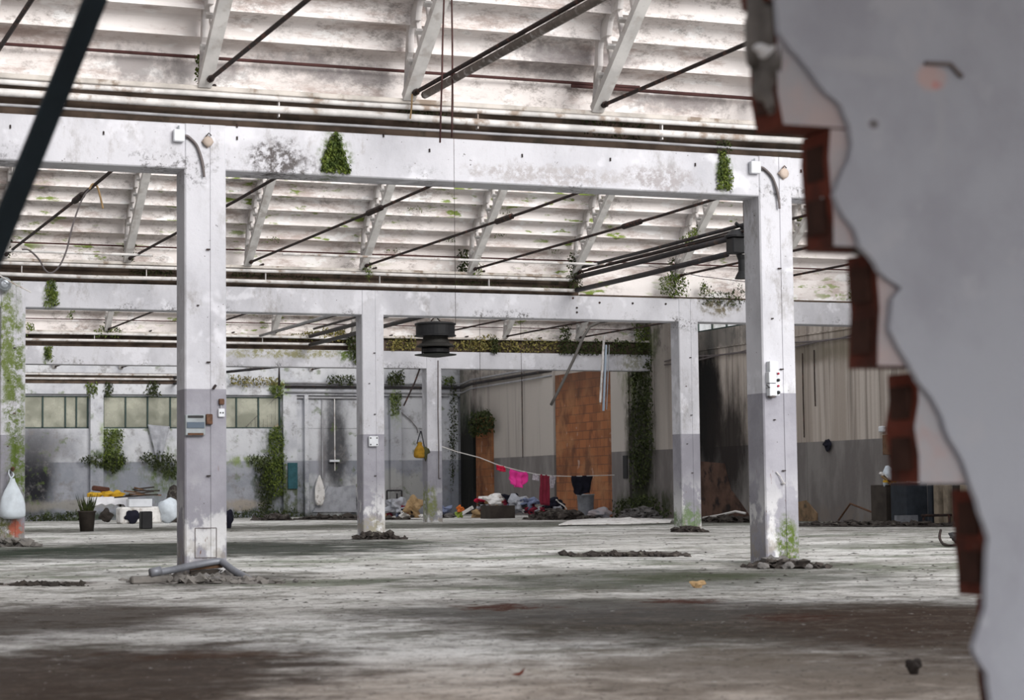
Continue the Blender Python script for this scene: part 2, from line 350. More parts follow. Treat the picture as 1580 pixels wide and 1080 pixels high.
# ------------------------------------------------------------------ mesh helpers
class MB:
    def __init__(s): s.v = []; s.f = []; s.mi = []
    def add(s, vs, fs, mi=0):
        o = len(s.v); s.v += [tuple(v) for v in vs]; s.f += [tuple(i+o for i in f) for f in fs]; s.mi += [mi]*len(fs); return s
    def box(s, c, d, rot=None, mi=0, bev=0):
        hx, hy, hz = d[0]/2, d[1]/2, d[2]/2
        if bev > 0:
            b = min(bev, hx*.9, hy*.9, hz*.9); vs = []; idx = {}
            for sx in (-1, 1):
                for sy in (-1, 1):
                    for sz in (-1, 1):
                        for k in range(3):
                            p = [sx*(hx-b), sy*(hy-b), sz*(hz-b)]; p[k] += (sx, sy, sz)[k]*b
                            idx[(sx, sy, sz, k)] = len(vs); vs.append(Vector(p))
            fs = []
            for k in range(3):
                i, j = [(1, 2), (0, 2), (0, 1)][k]
                for sg in (-1, 1):
                    q = []
                    for a, b2 in ((-1, -1), (1, -1), (1, 1), (-1, 1)):
                        t = [0, 0, 0]; t[k] = sg; t[i] = a; t[j] = b2; q.append(idx[(*t, k)])
                    fs.append(q)
                for a in (-1, 1):
                    for b2 in (-1, 1):
                        t0 = [0, 0, 0]; t0[i] = a; t0[j] = b2; t1 = list(t0); t0[k] = -1; t1[k] = 1
                        fs.append([idx[(*t0, i)], idx[(*t1, i)], idx[(*t1, j)], idx[(*t0, j)]])
            for sx in (-1, 1):
                for sy in (-1, 1):
                    for sz in (-1, 1): fs.append([idx[(sx, sy, sz, k)] for k in range(3)])
        else:
            vs = [Vector((x, y, z)) for x in (-hx, hx) for y in (-hy, hy) for z in (-hz, hz)]
            fs = [(0, 1, 3, 2), (4, 6, 7, 5), (0, 4, 5, 1), (2, 3, 7, 6), (0, 2, 6, 4), (1, 5, 7, 3)]
        if rot is not None: vs = [rot @ v for v in vs]
        c = Vector(c); return s.add([v+c for v in vs], fs, mi)
    def tube(s, pts, r, n=8, mi=0, cap=True):
        pts = [Vector(p) for p in pts]; rs = r if isinstance(r, (list, tuple)) else [r]*len(pts)
        vs = []; fs = []; up = None
        for i, p in enumerate(pts):
            t = (pts[min(i+1, len(pts)-1)]-pts[max(i-1, 0)]).normalized()
            if up is None: up = Vector((0, 0, 1)) if abs(t.z) < .9 else Vector((1, 0, 0))
            a = t.cross(up).normalized(); b = a.cross(t).normalized(); up = b
            for k in range(n):
                w = 2*math.pi*k/n; vs.append(p+(a*math.cos(w)+b*math.sin(w))*rs[i])
        for i in range(len(pts)-1):
            for k in range(n): fs.append((i*n+k, i*n+(k+1) % n, (i+1)*n+(k+1) % n, (i+1)*n+k))
        if cap: fs += [tuple(range(n))[::-1], tuple(range((len(pts)-1)*n, len(pts)*n))]
        return s.add(vs, fs, mi)
    def lathe(s, c, prof, n=24, mi=0, axis='Z', sq=(1, 1)):
        c = Vector(c); vs = []; fs = []
        for (r, z) in prof:
            for k in range(n):
                w = 2*math.pi*k/n; q = (r*math.cos(w)*sq[0], r*math.sin(w)*sq[1], z)
                if axis == 'Y': q = (q[0], q[2], q[1])
                vs.append(c+Vector(q))
        for i in range(len(prof)-1):
            for k in range(n): fs.append((i*n+k, i*n+(k+1) % n, (i+1)*n+(k+1) % n, (i+1)*n+k))
        fs += [tuple(range(n))[::-1], tuple(range((len(prof)-1)*n, len(prof)*n))]
        return s.add(vs, fs, mi)
    def prism(s, poly, a, b, axis, mi=0, side=None):
        n = len(poly)
        def P(q, t): return {'X': (t, q[0], q[1]), 'Y': (q[0], t, q[1]), 'Z': (q[0], q[1], t)}[axis]
        vs = [P(q, a) for q in poly]+[P(q, b) for q in poly]
        s.add(vs, [tuple(range(n)), tuple(range(n, 2*n))[::-1]], mi)
        s.add(vs, [(i, (i+1) % n, n+(i+1) % n, n+i) for i in range(n)], mi if side is None else side); return s
    def rock(s, c, r, seed=0, sq=(1, 1, .7), mi=0, rough=.45, n=1):
        import bmesh
        bm = bmesh.new(); bmesh.ops.create_icosphere(bm, subdivisions=n+1, radius=1)
        vs = []
        for v in bm.verts:
            d = 1+rough*(mnoise.noise(v.co*1.3+Vector((seed*3.1, seed, 0)))*1.4)
            vs.append(Vector(c)+Vector((v.co.x*sq[0], v.co.y*sq[1], v.co.z*sq[2]))*r*d)
        s.add(vs, [[v.index for v in f.verts] for f in bm.faces], mi); bm.free(); return s
    def build(s, name, mats, parent=None, smooth=False, recalc=True):
        me = bpy.data.meshes.new(name); me.from_pydata(s.v, [], s.f)
        for k in (mats if isinstance(mats, (list, tuple)) else [mats]): me.materials.append(k)
        for p, i in zip(me.polygons, s.mi): p.material_index = i; p.use_smooth = smooth
        if recalc:
            import bmesh
            bm = bmesh.new(); bm.from_mesh(me); bmesh.ops.recalc_face_normals(bm, faces=bm.faces); bm.to_mesh(me); bm.free()
        o = bpy.data.objects.new(name, me); COL.objects.link(o)
        if parent:
            o.parent = parent; o.matrix_parent_inverse = Matrix.Translation(-parent.location)
        return o

def tag(o, label=None, cat=None, group=None, kind=None):
    if label: o['label'] = label
    if cat: o['category'] = cat
    if group: o['group'] = group
    if kind: o['kind'] = kind
    return o
def empty(name, loc, label, cat, group=None):
    o = bpy.data.objects.new(name, None); COL.objects.link(o); o.location = loc; o.empty_display_size = .1
    return tag(o, label, cat, group)
def cloth(name, mat, tl, tr, h, nx=10, nz=10, sag=0, wr=.03, seed=0, shape=None, thick=.006, parent=None):
    """hanging cloth between two top points, wrinkled, with a real thickness"""
    tl, tr = Vector(tl), Vector(tr); n = (tr-tl).cross(Vector((0, 0, 1))).normalized(); vs = []; b = MB()
    for side in (0, 1):
        for j in range(nz+1):
            for i in range(nx+1):
                u, w = i/nx, j/nz; l, r, hh = shape(w, u) if shape else (0, 1, 1)
                uu = l+(r-l)*u
                p = tl.lerp(tr, uu)-Vector((0, 0, h*w*hh+sag*4*u*(1-u)))
                p += n*(wr*(math.sin(uu*17+seed+w*2)*w+.8*mnoise.noise(Vector((uu*4+seed, w*4, seed))))+side*thick)
                vs.append(p)
    k = (nx+1)*(nz+1); q = lambda i, j: j*(nx+1)+i; fs = []
    for j in range(nz):
        for i in range(nx):
            f = (q(i, j), q(i+1, j), q(i+1, j+1), q(i, j+1)); fs.append(f); fs.append(tuple(t+k for t in f)[::-1])
    rim = [q(i, 0) for i in range(nx)]+[q(nx, j) for j in range(nz)]+[q(i, nz) for i in range(nx, 0, -1)]+[q(0, j) for j in range(nz, 0, -1)]
    for a, c in zip(rim, rim[1:]+rim[:1]): fs.append((a, c, c+k, a+k))
    b.add(vs, fs); return b.build(name, mat, parent, True)
def inpoly(x, y, P):
    r = False; j = len(P)-1
    for i in range(len(P)):
        if (P[i][1] > y) != (P[j][1] > y) and x < (P[j][0]-P[i][0])*(y-P[i][1])/(P[j][1]-P[i][1])+P[i][0]: r = not r
        j = i
    return r
def leaves(name, label, poly, plane, n, size, mat, thick=.1, ax='Y', cat='moss', group=None, droop=1.0):
    """a hanging clump of small leaves; poly outlines it as surveyed, plane is the face it grows on"""
    xs = [p[0] for p in poly]; ys = [p[1] for p in poly]; b = MB(); c = 0
    while c < n:
        x = random.uniform(min(xs), max(xs)); y = random.uniform(min(ys), max(ys))
        if not inpoly(x, y, poly): continue
        c += 1; x += random.gauss(0, 1.6); y += random.gauss(0, 1.6); p = onY(x, y, plane) if ax == 'Y' else onX(x, y, plane)
        p = p-Vector((0, 1, 0) if ax == 'Y' else (1, 0, 0))*random.uniform(0, thick)*random.random()
        s_ = size*random.uniform(.5, 1.3); a = Vector((random.gauss(0, 1), random.gauss(0, 1), random.gauss(0, .6))).normalized()
        d_ = Vector((random.gauss(0, .5), random.gauss(-.3, .5), -random.uniform(.3, 1.2)*droop)).normalized(); a = a.cross(d_).normalized()
        nn = a.cross(d_)
        b.add([p-a*s_*.35, p+d_*s_*.55+nn*s_*.15-a*s_*.3, p+d_*s_*1.2, p+d_*s_*.55+nn*s_*.15+a*s_*.3, p+a*s_*.35], [(0, 1, 2, 3, 4)])
    return tag(b.build(name, mat, recalc=False), label, cat, group)
def thing(name, b, mat, label, cat, group=None, smooth=False): return tag(b.build(name, mat, None, smooth), label, cat, group)

# ================================================================== THE SETTING
b = MB(); b.box((10, 34, -.1), (70, 110, .2)); tag(b.build('floor', M['floor']), kind='structure')

# --- roof slabs: stepped soffit rising from each beam towards the viewer
SL = .77
def roof(Yr, x0, x1, n):
    y, z = Yr+.42, 4.80; pts = [(y+.1, 4.6), (y, z), (y-.10, z+.30)]
    y, z = y-.10, z+.30
    for i in range(n):
        pts += [(y+.012, z+.03), (y+.006, z+.09), (y-.010, z+.15), (y-.04, z+.19), (y-.12, z+.222), (y-.24, z+.228), (y-.248, z+.205), (y-.279, z+.203)]
        y -= .279; z += .215
    top = [(p[0]+.12, p[1]+.16) for p in (pts[0], pts[-1])]
    b = MB(); b.prism(pts+[top[1], (top[0][0]+.3, top[0][1])], x0, x1, 'X'); return b.build('ceiling', M['ceil'])
for Yr in (Y1, Y2, Y3, Y4):
    tag(roof(Yr, -16, XW+.2, 17), kind='structure')

# --- right wall in precast panels, with its gable part, brick infills and pilasters
wr = MB(); wr.box((XW+.1, 33.2, 2.415), (.2, 29.6, 4.83)); wr.box((XW+.1, 56.35, 4.5), (.2, 16.7, 9.0)); wr.box((XW+.1, 33.2, 7.2), (.2, 29.6, 3.6))  # last box: unseen upper wall, added to close off sky above the window
for yj in (27.5, 33.7, 37.5, 41.2, 44.15): wr.box((XW-.004, yj, 2.4), (.02, .03, 4.7))
wr.box((XW-.01, 33.2, 4.36), (.04, 29.6, .035)); wr.box((XW-.005, 54, 4.62), (.03, 9, .04))
WR = tag(wr.build('wall_right', M['wr']), kind='structure')
b = MB(); b.box((XW-.02, 53.95, 2.12), (.08, 4.15, 4.24)); b.build('brick_infill', M['brick'], WR)
ya, yb = onX(737, 700, XW).y, onX(762, 700, XW).y
b = MB(); b.box((XW-.02, (ya+yb)/2, 1.6), (.08, ya-yb, 3.2)); b.build('brick_infill', M['brick'], WR)
b = MB(); P = []
for px, py in [(1083, 800), (1083, 712), (1118, 715), (1128, 755), (1143, 775), (1160, 800)]:
    q = onX(px, py, XW); P.append((q.y, max(q.z, 0)))
b.prism(P, XW-.03, XW+.02, 'X'); b.build('exposed_brick', simple('sooty_brick', (.12, .07, .052), .95, 0, .6, 1.6, (.02, .016, .015)), WR)
b = MB(); P = []
for px, py in [(1228, 806), (1228, 775), (1245, 772), (1262, 792), (1262, 806)]:
    q = onX(px, py, XW); P.append((q.y, max(q.z, 0)))
b.prism(P, XW-.03, XW+.02, 'X'); b.build('exposed_brick', simple('tan_broken_plaster', (.30, .20, .12), .95, 0, .4, 3, (.08, .07, .05)), WR)
for y0, y1, t, hh in ((51.88, 50.71, .12, 4.3), (50.71, 49.3, .05, 5.6), (57.0, 56.15, .08, 4.6), (62.0+2.2, 63.0, .1, 5)):
    b = MB(); b.box((XW-t/2, (y0+y1)/2, hh/2), (t, abs(y0-y1), hh)); b.build('pilaster', M['wr'], WR)
b = MB(); q0, q1 = onX(968, 703, XW), onX(975, 738, XW); b.box((XW-.13, (q0.y+q1.y)/2, (q0.z+q1.z)/2), (.03, abs(q0.y-q1.y), abs(q0.z-q1.z))); b.build('vent_slot', M['black'], WR)

# high strip window above the right wall
def fr(b, a, c, w=.04): b.box(((a[0]+c[0])/2, (a[1]+c[1])/2, (a[2]+c[2])/2), (max(abs(a[0]-c[0]), w), max(abs(a[1]-c[1]), w), max(abs(a[2]-c[2]), w)))
b = MB(); fr(b, (XW+.1, 19, 5.32), (XW+.1, 48, 5.32), .07); fr(b, (XW+.1, 19, 4.85), (XW+.1, 48, 4.85), .05)
y = 47.6
while y > 19: fr(b, (XW+.1, y, 4.83), (XW+.1, y, 5.32), .045); y -= .79
W1 = tag(b.build('window_1', M['frame']), kind='structure')
b = MB(); b.box((XW+.1, 33.5, 5.08), (.006, 29, .46)); b.build('pane', M['glass'], W1)
# cable runs along the right wall
for i, (z0, dz) in enumerate(((4.20, .05), (4.13, -.04))):
    b = MB(); pts = [(XW-.06, 48.5-k*1.0, z0+dz*math.sin(k*1.3)-.03*random.random()) for k in range(22)]; b.tube(pts, .022, 6)
    thing('wall_cable', b, M['cableg'], ['upper grey cable run clipped along the streaked right wall', 'lower grey cable run sagging along the streaked right wall'][i], 'cable')
for px, y0, y1 in ((1238, 545, 675), (1256, 540, 627), (857, 590, 700), (805, 575, 706)):
    a, c = onX(px, y0, XW-.03), onX(px, y1, XW-.03); c.y = a.y; b = MB(); b.tube([a, (a+c)/2+Vector((0, .01, 0)), c], .013, 6)
    thing('drop_cable', b, M['rod'], {1238: 'thin dark cable dropping down the streaked wall to the dado', 1256: 'short dark cable end dangling on the streaked wall', 857: 'dark vertical conduit along the left edge of the brick infill', 805: 'thin dark cable down the pale panel behind the pink cloth'}[px], 'cable')

# --- back wall with its window band
T = .25
b = MB(); x0, x1 = 4.0, XW+.2
def xb(px, py=700, Y=Y4): return onY(px, py, Y).x
wx1, wx2, wx3 = xb(137), xb(158), xb(433)
b.box(((x0+x1)/2, Y4+T/2, 1.455), (x1-x0, T, 2.91))
b.box(((x0+x1)/2, Y4+T/2, 6.5), (x1-x0, T, 5.12))
b.box(((wx1+wx2)/2, Y4+T/2, 3.42), (wx2-wx1, T, 1.04)); b.box(((wx3+x1)/2, Y4+T/2, 3.42), (x1-wx3, T, 1.04))
b.box(((x0+x1)/2, Y4-.06, 4.2), (x1-x0, .14, .4)); pass
WB = tag(b.build('wall_back', M['wb']), kind='structure')
for xa, xc in ((xb(138), xb(158)), (xb(435), xb(456)), (xb(600), xb(617)), (xb(468), xb(474)), (xb(694), xb(704))):
    b = MB(); b.box(((xa+xc)/2, Y4-.09, 2.0), (xc-xa, .2, 4.0)); b.build('pilaster', M['wb'], WB)
b = MB(); b.box((xb(497), Y4-.02, 2.6), (.04, .06, 2.7)); b.build('panel_joint', M['pipeg'], WB)
b = MB(); b.box((xb(516), Y4-.03, 2.7), (.035, .05, 2.4)); b.build('downpipe', M['pipew'], WB)
b = MB(); b.box(((xb(445)+xb(552))/2, Y4-.05, 3.93), (xb(552)-xb(445), .1, .06)); b.build('door_rail', M['pipeg'], WB)
b = MB(); b.box(((xb(442)+xb(455))/2, Y4-.21, 1.35), (.32, .1, .85)); b.build('teal_panel', M['teal'], WB)
for k, (a, c, pxs) in enumerate(((xb(20), wx1, (66, 101, 118)), (wx2, wx3, (194, 228, 263, 300, 330, 365, 399)))):
    b = MB()
    for z in (2.93, 3.93): b.box(((a+c)/2, Y4+.05, z), (c-a, .06, .045))
    for x in [a+.03, c-.03]+[xb(q, 640) for q in pxs]: b.box((x, Y4+.05, 3.43), (.05, .06, 1.02))
    W = tag(b.build('window_%d' % (k+2), M['frame']), kind='structure')
    g = MB(); g.box(((a+c)/2, Y4+.06, 3.43), (c-a, .01, .98)); g.build('pane', M['glass'], W)
# unseen left wall, set near and dark to shade the columns' left faces
b = MB(); b.box((-5, 36, 4.5), (.3, 60, 9)); tag(b.build('wall_left_shade', simple('shading_brown_wall', (.16, .13, .11), .95)), kind='structure')

# neighbour's wall and stair outside the windows
nb = empty('neighbour_building', (14, 71, 0), 'pale yellow building with an outside stair seen through the back windows', 'building')
b = MB(); b.box((12, 71.2, 2.9), (34, .4, 5.8)); b.build('wall', M['neigh'], nb)
b = MB(); p0 = Vector((xb(375, 650, 70.3), 70.3, 2.6)); p1 = Vector((xb(425, 650, 70.3), 70.3, 3.75)); b.tube([p0+Vector((0, 0, .45)), p1+Vector((0, 0, .45))], .02, 6)
for k in range(9): q = p0.lerp(p1, k/8); b.tube([q+Vector((0, 0, -.35)), q+Vector((0, 0, .45))], .012, 5)
b.build('railing', M['rod'], nb)
b = MB(); q0 = Vector((p0.x, 70.7, 2.1)); q1 = Vector((p1.x+.4, 70.7, 3.4)); b.prism([(q0.x, q0.z), (q1.x, q1.z), (q1.x, q1.z-.3), (q0.x, q0.z-.3)], 70.4, 71.0, 'Y'); b.build('stair', M['tan'], nb)

# --- near broken wall: clay blocks with cement render, standing on the floor
YN = 3.90; BTK = .125
NX = 6.5
edge = [(1188, -120), (1196, -40), (1203, 50), (1222, 76), (1241, 97), (1258, 120), (1275, 142), (1300, 164), (1312, 194), (1316, 222), (1310, 250), (1297, 276), (1288, 300), (1305, 335), (1320, 354), (1328, 380), (1346, 398), (1357, 417), (1372, 431), (1392, 444),
        (1378, 461), (1374, 509), (1391, 542), (1409, 572), (1417, 587), (1439, 613), (1456, 645), (1466, 676), (1487, 711), (1500, 751), (1513, 791), (1527, 831), (1524, 867), (1522, 938), (1503, 998), (1510, 1018), (1525, 1040), (1530, 1080), (1536, 1200), (1520, 1320)]
pts = []
for i, (px, py) in enumerate(edge):
    q = onY(px, py, YN-.02); pts.append((q.x, max(q.z, .02)))
    if i < len(edge)-1:
        q2 = onY((px+edge[i+1][0])/2+random.uniform(-1.6, 1.6), (py+edge[i+1][1])/2, YN-.02); pts.append((q2.x, max(q2.z, .02)))
xl = pts[0][0]; outline = [(xl-.02, 3.2)]+pts+[(pts[-1][0], 0), (NX, 0), (NX, 3.2)]
b = MB(); b.prism(outline, YN-.02, YN, 'Y'); NW = tag(b.build('wall_front', M['plaster']), kind='structure')
# clay block courses (stepped)
steps = [(-560, -380, 1150), (-380, -190, 1190), (-190, -2, 1180), (-2, 191, 1201), (199, 379, 1283), (389, 564, 1352), (574, 746, 1414), (756, 921, 1521), (925, 1100, 1560), (1104, 1270, 1550), (1272, 1420, 1545)]
for (ya_, yb_, px) in steps:
    q0 = onY(px, ya_, YN); q1 = onY(px, yb_, YN); xL = onY(px, (ya_+yb_)/2, YN).x; zb = max(q1.z, 0); zt = q0.z
    if zt <= 0: continue
    b = MB(); n = 4; jag = []
    for k in range(n+1): jag.append((xL+random.uniform(-.006, .01), zb+(zt-zb)*k/n))
    poly = jag+[(NX, zt), (NX, zb)]
    b.prism(poly, YN, YN+BTK, 'Y', 0, 1)
    # hollow cells showing at the broken end
    for k in range(2):
        zc = zb+(zt-zb)*(.27+.46*k); b.box((xL+.004, YN+BTK*.5, zc), (.02, BTK*.62, (zt-zb)*.30), None, 2)
    b.build('clay_block_course', [M['mortar'], M['clay'], M['hollow']], NW)
# mortar lumps on the broken edge
for px, py, w, h in ((1182, 78, 20, 14), (1276, 312, 13, 22), (1190, 150, 10, 24), (1330, 385, 10, 8)):
    q = onY(px, py, YN+.05); k = dep(q)/F; b = MB(); b.rock(q, 1, px, (w*k, .04, h*k), 0, .3, 2); b.build('mortar_lump', M['boxw'] if px in (1182, 1276) else M['rubble'], NW, True)
b = MB(); q = onY(1176, 30, YN+.06); b.rock(q, 1, 3, (.03, .05, .09), 0, .5, 2); q = onY(1184, 120, YN+.06); b.rock(q, 1, 5, (.03, .05, .08), 0, .5, 2); b.build('mortar_lump', M['rubble'], NW, True)
b = MB(); q = [onY(x, y, YN-.028) for x, y in ((1428, 97), (1467, 99), (1485, 119))]; b.tube(q, .0055, 6); b.build('cracked_edge', M['cableg'], NW)

# added unseen slab over the viewer, keeps sky light off the near wall
b = MB(); b.box((1, -1.35, 3.35), (20, 9.8, .2)); tag(b.build('ceiling', M['ceil']), kind='structure')

b = MB(); b.box((-2, 4.22, 4.3), (28, .3, 1.9)); tag(b.build('near_sun_block', M['ceil']), kind='structure')  # unseen block added above the near wall, stops sun reaching the near floor

# ================================================================== BEAMS, GUTTERS, PIPES
rowname = {Y1: 'nearest', Y2: 'second', Y3: 'third', Y4: 'last'}
for Yr, x0, x1 in ((Y1, -12, XW), (Y2, -6, XW), (Y3, 0, XW)):
    e = empty('concrete_beam', ((x0+x1)/2, Yr, BB), 'long white concrete beam with a grimy gutter on top, %s row from the viewer' % rowname[Yr], 'beam')
    b = MB(); b.box(((x0+x1)/2, Yr+.2, (BB+BT)/2), (x1-x0, .4, BT-BB), None, 0, .012); b.build('beam_body', M['conc'], e)
    g1 = x1 if Yr != Y2 else 15.2
    b = MB(); b.box(((x0+g1)/2, Yr+.28, 4.59), (g1-x0, .28, .32)); b.build('gutter', M['gutter'], e)
    b = MB(); b.box(((x0+g1)/2, Yr+.22, 4.79), (g1-x0, .42, .055), None, 0, .01); b.build('gutter_lip', M['fascia'], e)
    if g1 < x1: b = MB(); b.box(((g1+x1)/2, Yr+.25, 4.66), (x1-g1, .22, .42)); b.build('upstand', M['ceil'], e); b = MB(); b.box(((g1+x1)/2, Yr+.06, 4.445), (x1-g1, .12, .03)); b.build('drip_edge', M['gutter'], e)
    if Yr == Y1:
        for px, py in ((16, 193), (160, 203), (663, 230), (806, 238), (942, 244), (1073, 252), (366, 192), (366, 211), (592, 207), (1236, 262)):
            q = onY(px, py, Yr-.01); b = MB(); b.tube([q+Vector((0, .02, 0)), q, q-Vector((0, 0, .03)), q-Vector((0, -.0, .03))-Vector((.006, 0, -.006))], .008, 6); b.build('hook', M['rod'], e)
    if Yr == Y2:
        for px, py in ((884, 460), (890, 475), (890, 482), (925, 467), (976, 468), (1027, 469)):
            q = onY(px, py, Yr); b = MB(); b.lathe(q+Vector((0, .01, 0)), [(.022, 0), (.018, -.03)], 8, 0, 'Y'); b.build('bolt', M['rod'], e)
pr = random.Random(3)
spec = {Y1: [(4.725, .027, 'pipew', XW), (4.615, .038, 'pipew', XW), (4.50, .014, 'pipeg', XW)], Y2: [(4.72, .030, 'pipew', 15.1), (4.53, .034, 'pipew', 15.1)],
        Y3: [(4.74, .035, 'pipew', 15.9), (4.58, .032, 'pipew', 15.9)]}
pn = ['upper white pipe running along the gutter of the %s beam', 'lower white pipe running along the gutter of the %s beam', 'thin grey conduit under the white pipes of the %s beam']
for Yr, L in spec.items():
    x0 = {Y1: -12, Y2: -6, Y3: 0}[Yr]
    for i, (z, r, mt, xe) in enumerate(L):
        b = MB(); pts = []; x = x0
        while x < xe: pts.append((x, Yr-.03+pr.uniform(-.006, .006), z+pr.uniform(-.008, .008))); x += 1.5
        pts.append((xe, Yr-.03, z)); b.tube(pts, r, 10)
        e = thing('gutter_pipe', b, M[mt], pn[i] % rowname[Yr], 'pipe', None, True)
        if i == 0:
            for k in range(int((xe-x0)/SP)):
                xx = x0+SP*k+.35
                b = MB(); b.box((xx, Yr+.01, z-.08), (.012, .06, .2)); b.build('bracket', M['pipew'], e)
# dark pipes under the last gutter, turning along the right wall
for i, (z, r, zz) in enumerate(((4.40, .03, 4.5), (4.28, .045, 4.36), (4.10, .025, 4.2))):
    b = MB(); b.tube([(xb(438), Y4-.2, z), (xb(698), Y4-.2, z), (xb(706), Y4-.5, z), (XW-.1, Y4-1.3, zz), (XW-.1, 56.2, zz+.05)], r, 8)
    thing('wall_pipe', b, M['piped' if i == 1 else 'pipeg'], ['upper grey pipe', 'thick black pipe', 'lower grey pipe'][i]+' along the back wall, turning at the far right corner', 'pipe', None, True)
for i, (z, r) in enumerate(((4.62, .035), (4.48, .035))):
    b = MB(); b.tube([(4, Y4-.2, z), (xb(300), Y4-.2, z)], r, 8)
    thing('wall_pipe', b, M['pipew'], ['upper', 'lower'][i]+' pale pipe above the windows of the back wall', 'pipe', None, True)
b = MB(); b.box(((4+xb(330))/2, Y4-.09, 4.5), (xb(330)-4, .1, .34)); tag(b.build('trim_1', M['gutter']), kind='structure')

# ================================================================== COLUMNS
def column(x, y, label, rowi, base='plain'):
    e = empty('concrete_column', (x+CW/2, y+CD/2, 0), label, 'column')
    g = .05; w = CW; y = y-.012
    poly = [(x+.015, y), (x+w*.40, y), (x+w*.40, y+.008), (x+w*.62, y+.008), (x+w*.62, y), (x+w-.015, y), (x+w, y+.015), (x+w, y+CD), (x, y+CD), (x, y+.015)]
    b = MB(); b.prism(poly, 0, BT-.002, 'Z'); b.build('shaft', M['conc'], e)
    if rowi < 3:
        cy = [(3.2 if rowi == 1 else 3.3)-.55*k for k in range(5)]
        for k, z in enumerate(cy):
            b = MB(); b.box((x+w*(.31 if k % 2 else .56), y-.01, z), (.035 if k % 2 == 0 else .02, .025, .012)); b.build('bolt', M['rod'], e)
    return e
XA = [4.284, 4.284+6.325]
c1 = column(XA[0], Y1, 'front left white concrete column with switch boxes and a meter frame', 1)
c2 = column(XA[1], Y1, 'front right white concrete column with a white electrical panel', 1)
XB = [10.889-6.33, 10.889, 10.889+6.33]
c3 = column(XB[0], Y2, 'mossy green concrete column at the left picture edge with a white bag', 2)
c4 = column(XB[1], Y2, 'middle white concrete column with a square white junction box', 2)
c5 = column(XB[2], Y2, 'white concrete column in front of the soot-blackened right wall', 2)
XC = [17.385-6.33, 17.385]
c6 = column(XC[0], Y3, 'far white concrete column hidden behind the front left column', 3)
c7 = column(XC[1], Y3, 'far white concrete column holding the clothesline and a yellow bag', 3)

# ================================================================== RAFTERS
def rafter(x, Yr, label, n=13):
    """open lattice rafter: lower chord, web with scalloped seats, tie blocks"""
    e = empty('roof_rafter', (x, Yr-.1, 4.82), label, 'rafter', {Y1: 'rafters above the nearest beam', Y2: 'rafters above the second beam', Y3: 'rafters above the third beam', Y4: 'rafters above the back wall'}[Yr])
    c = 1/math.sqrt(1+SL*SL); s = SL*c; L = .353*n
    rot = Matrix(((1, 0, 0), (0, -c, s), (0, s, c)))      # local y along the slope, local z away from the chord up to the slab
    o = Vector((x, Yr-.02, 4.86)); P = lambda a, b_, w=0: o+Vector((w, -a*c+b_*s, a*s+b_*c))
    b = MB()
    hw, t = .065, .045
    vs = [P(-.05, -t, -hw), P(-.05, -t, hw), P(-.05, t, hw), P(-.05, t, -hw), P(L, -t, -hw), P(L, -t, hw), P(L, t, hw), P(L, t, -hw)]
    b.add(vs, [(0, 1, 2, 3), (4, 5, 6, 7), (0, 1, 5, 4), (1, 2, 6, 5), (2, 3, 7, 6), (3, 0, 4, 7)])
    b.build('lower_chord', M['rafter'], e)
    # upper chord with scalloped lower outline
    D = .46; up = MB(); top = []; bot = []
    N = n*6
    for i in range(N+1):
        a = L*i/N; f = min(1, a/.5); ph = (i % 6)/6
        sc = .09*abs(math.sin(math.pi*ph))
        top.append((a, .04+D*f)); bot.append((a, .04+max(.0, (D-.09-.10+sc)*f)))
    for w in (-.05, -.02, .035):
        pass
    vs = []
    for w in (-.06, .0):
        vs += [P(a, z, w) for a, z in top]+[P(a, z, w) for a, z in bot]
    K = 2*(N+1); fs = []
    for i in range(N):
        fs += [(i, i+1, N+1+i+1, N+1+i), (K+i, K+i+1, K+N+2+i, K+N+1+i), (i, i+1, K+i+1, K+i), (N+1+i, N+2+i, K+N+2+i, K+N+1+i)]
    up.add(vs, fs); up.build('upper_chord', M['rafterin'], e)
    for k in range(n):
        a = .25+k*.353; f = min(1, a/.5)
        b = MB(); z0, z1 = .02, .04+D*f-.1
        # slanting web post and a small tie block
        for (wa, wb2) in ((-.045, -.045), ):
            q = [P(a-.12, z0, -.03), P(a-.07, z0, -.03), P(a+.07, z1, -.03), P(a+.02, z1, -.03)]
            r = [v+Vector((.05, 0, 0)) for v in q]
            b.add(q+r, [(0, 1, 2, 3), (7, 6, 5, 4), (0, 1, 5, 4), (1, 2, 6, 5), (2, 3, 7, 6), (3, 0, 4, 7)])
        b.build('web_post', M['rafterin'], e)
        b = MB(); b.box(P(a+.1, .10*f+.03, -.03), (.15, .05, .035), rot); b.build('tie_block', M['rafter'], e)
    return e
ordn = ['first', 'second', 'third', 'fourth', 'fifth', 'sixth', 'seventh', 'eighth', 'ninth', 'tenth', 'eleventh', 'twelfth', 'thirteenth', 'fourteenth']
rlist = {Y1: [4.487-SP, 4.487, 6.6, 8.7, 10.82], Y2: [4.60, 6.68, 8.80, 10.92, 13.0, 15.08, 17.2, 19.3, 21.45], Y3: [9.1, 11.2, 13.3, 15.4, 17.5, 19.6, 21.7], Y4: [10.2, 12.3, 14.4, 16.5, 18.6, 20.7]}
for Yr, xs in rlist.items():
    for i, x in enumerate(xs):
        rafter(x, Yr, {Y1: 'large pale lattice rafter rising above the nearest beam, %s from the left', Y2: 'pale lattice rafter rising above the second beam, %s from the left', Y3: 'small distant lattice rafter above the third beam, %s from the left', Y4: 'tiny farthest lattice rafter above the back wall, %s from the left'}[Yr] % ordn[i], 10 if Yr == Y1 else 9 if Yr == Y2 else 6)
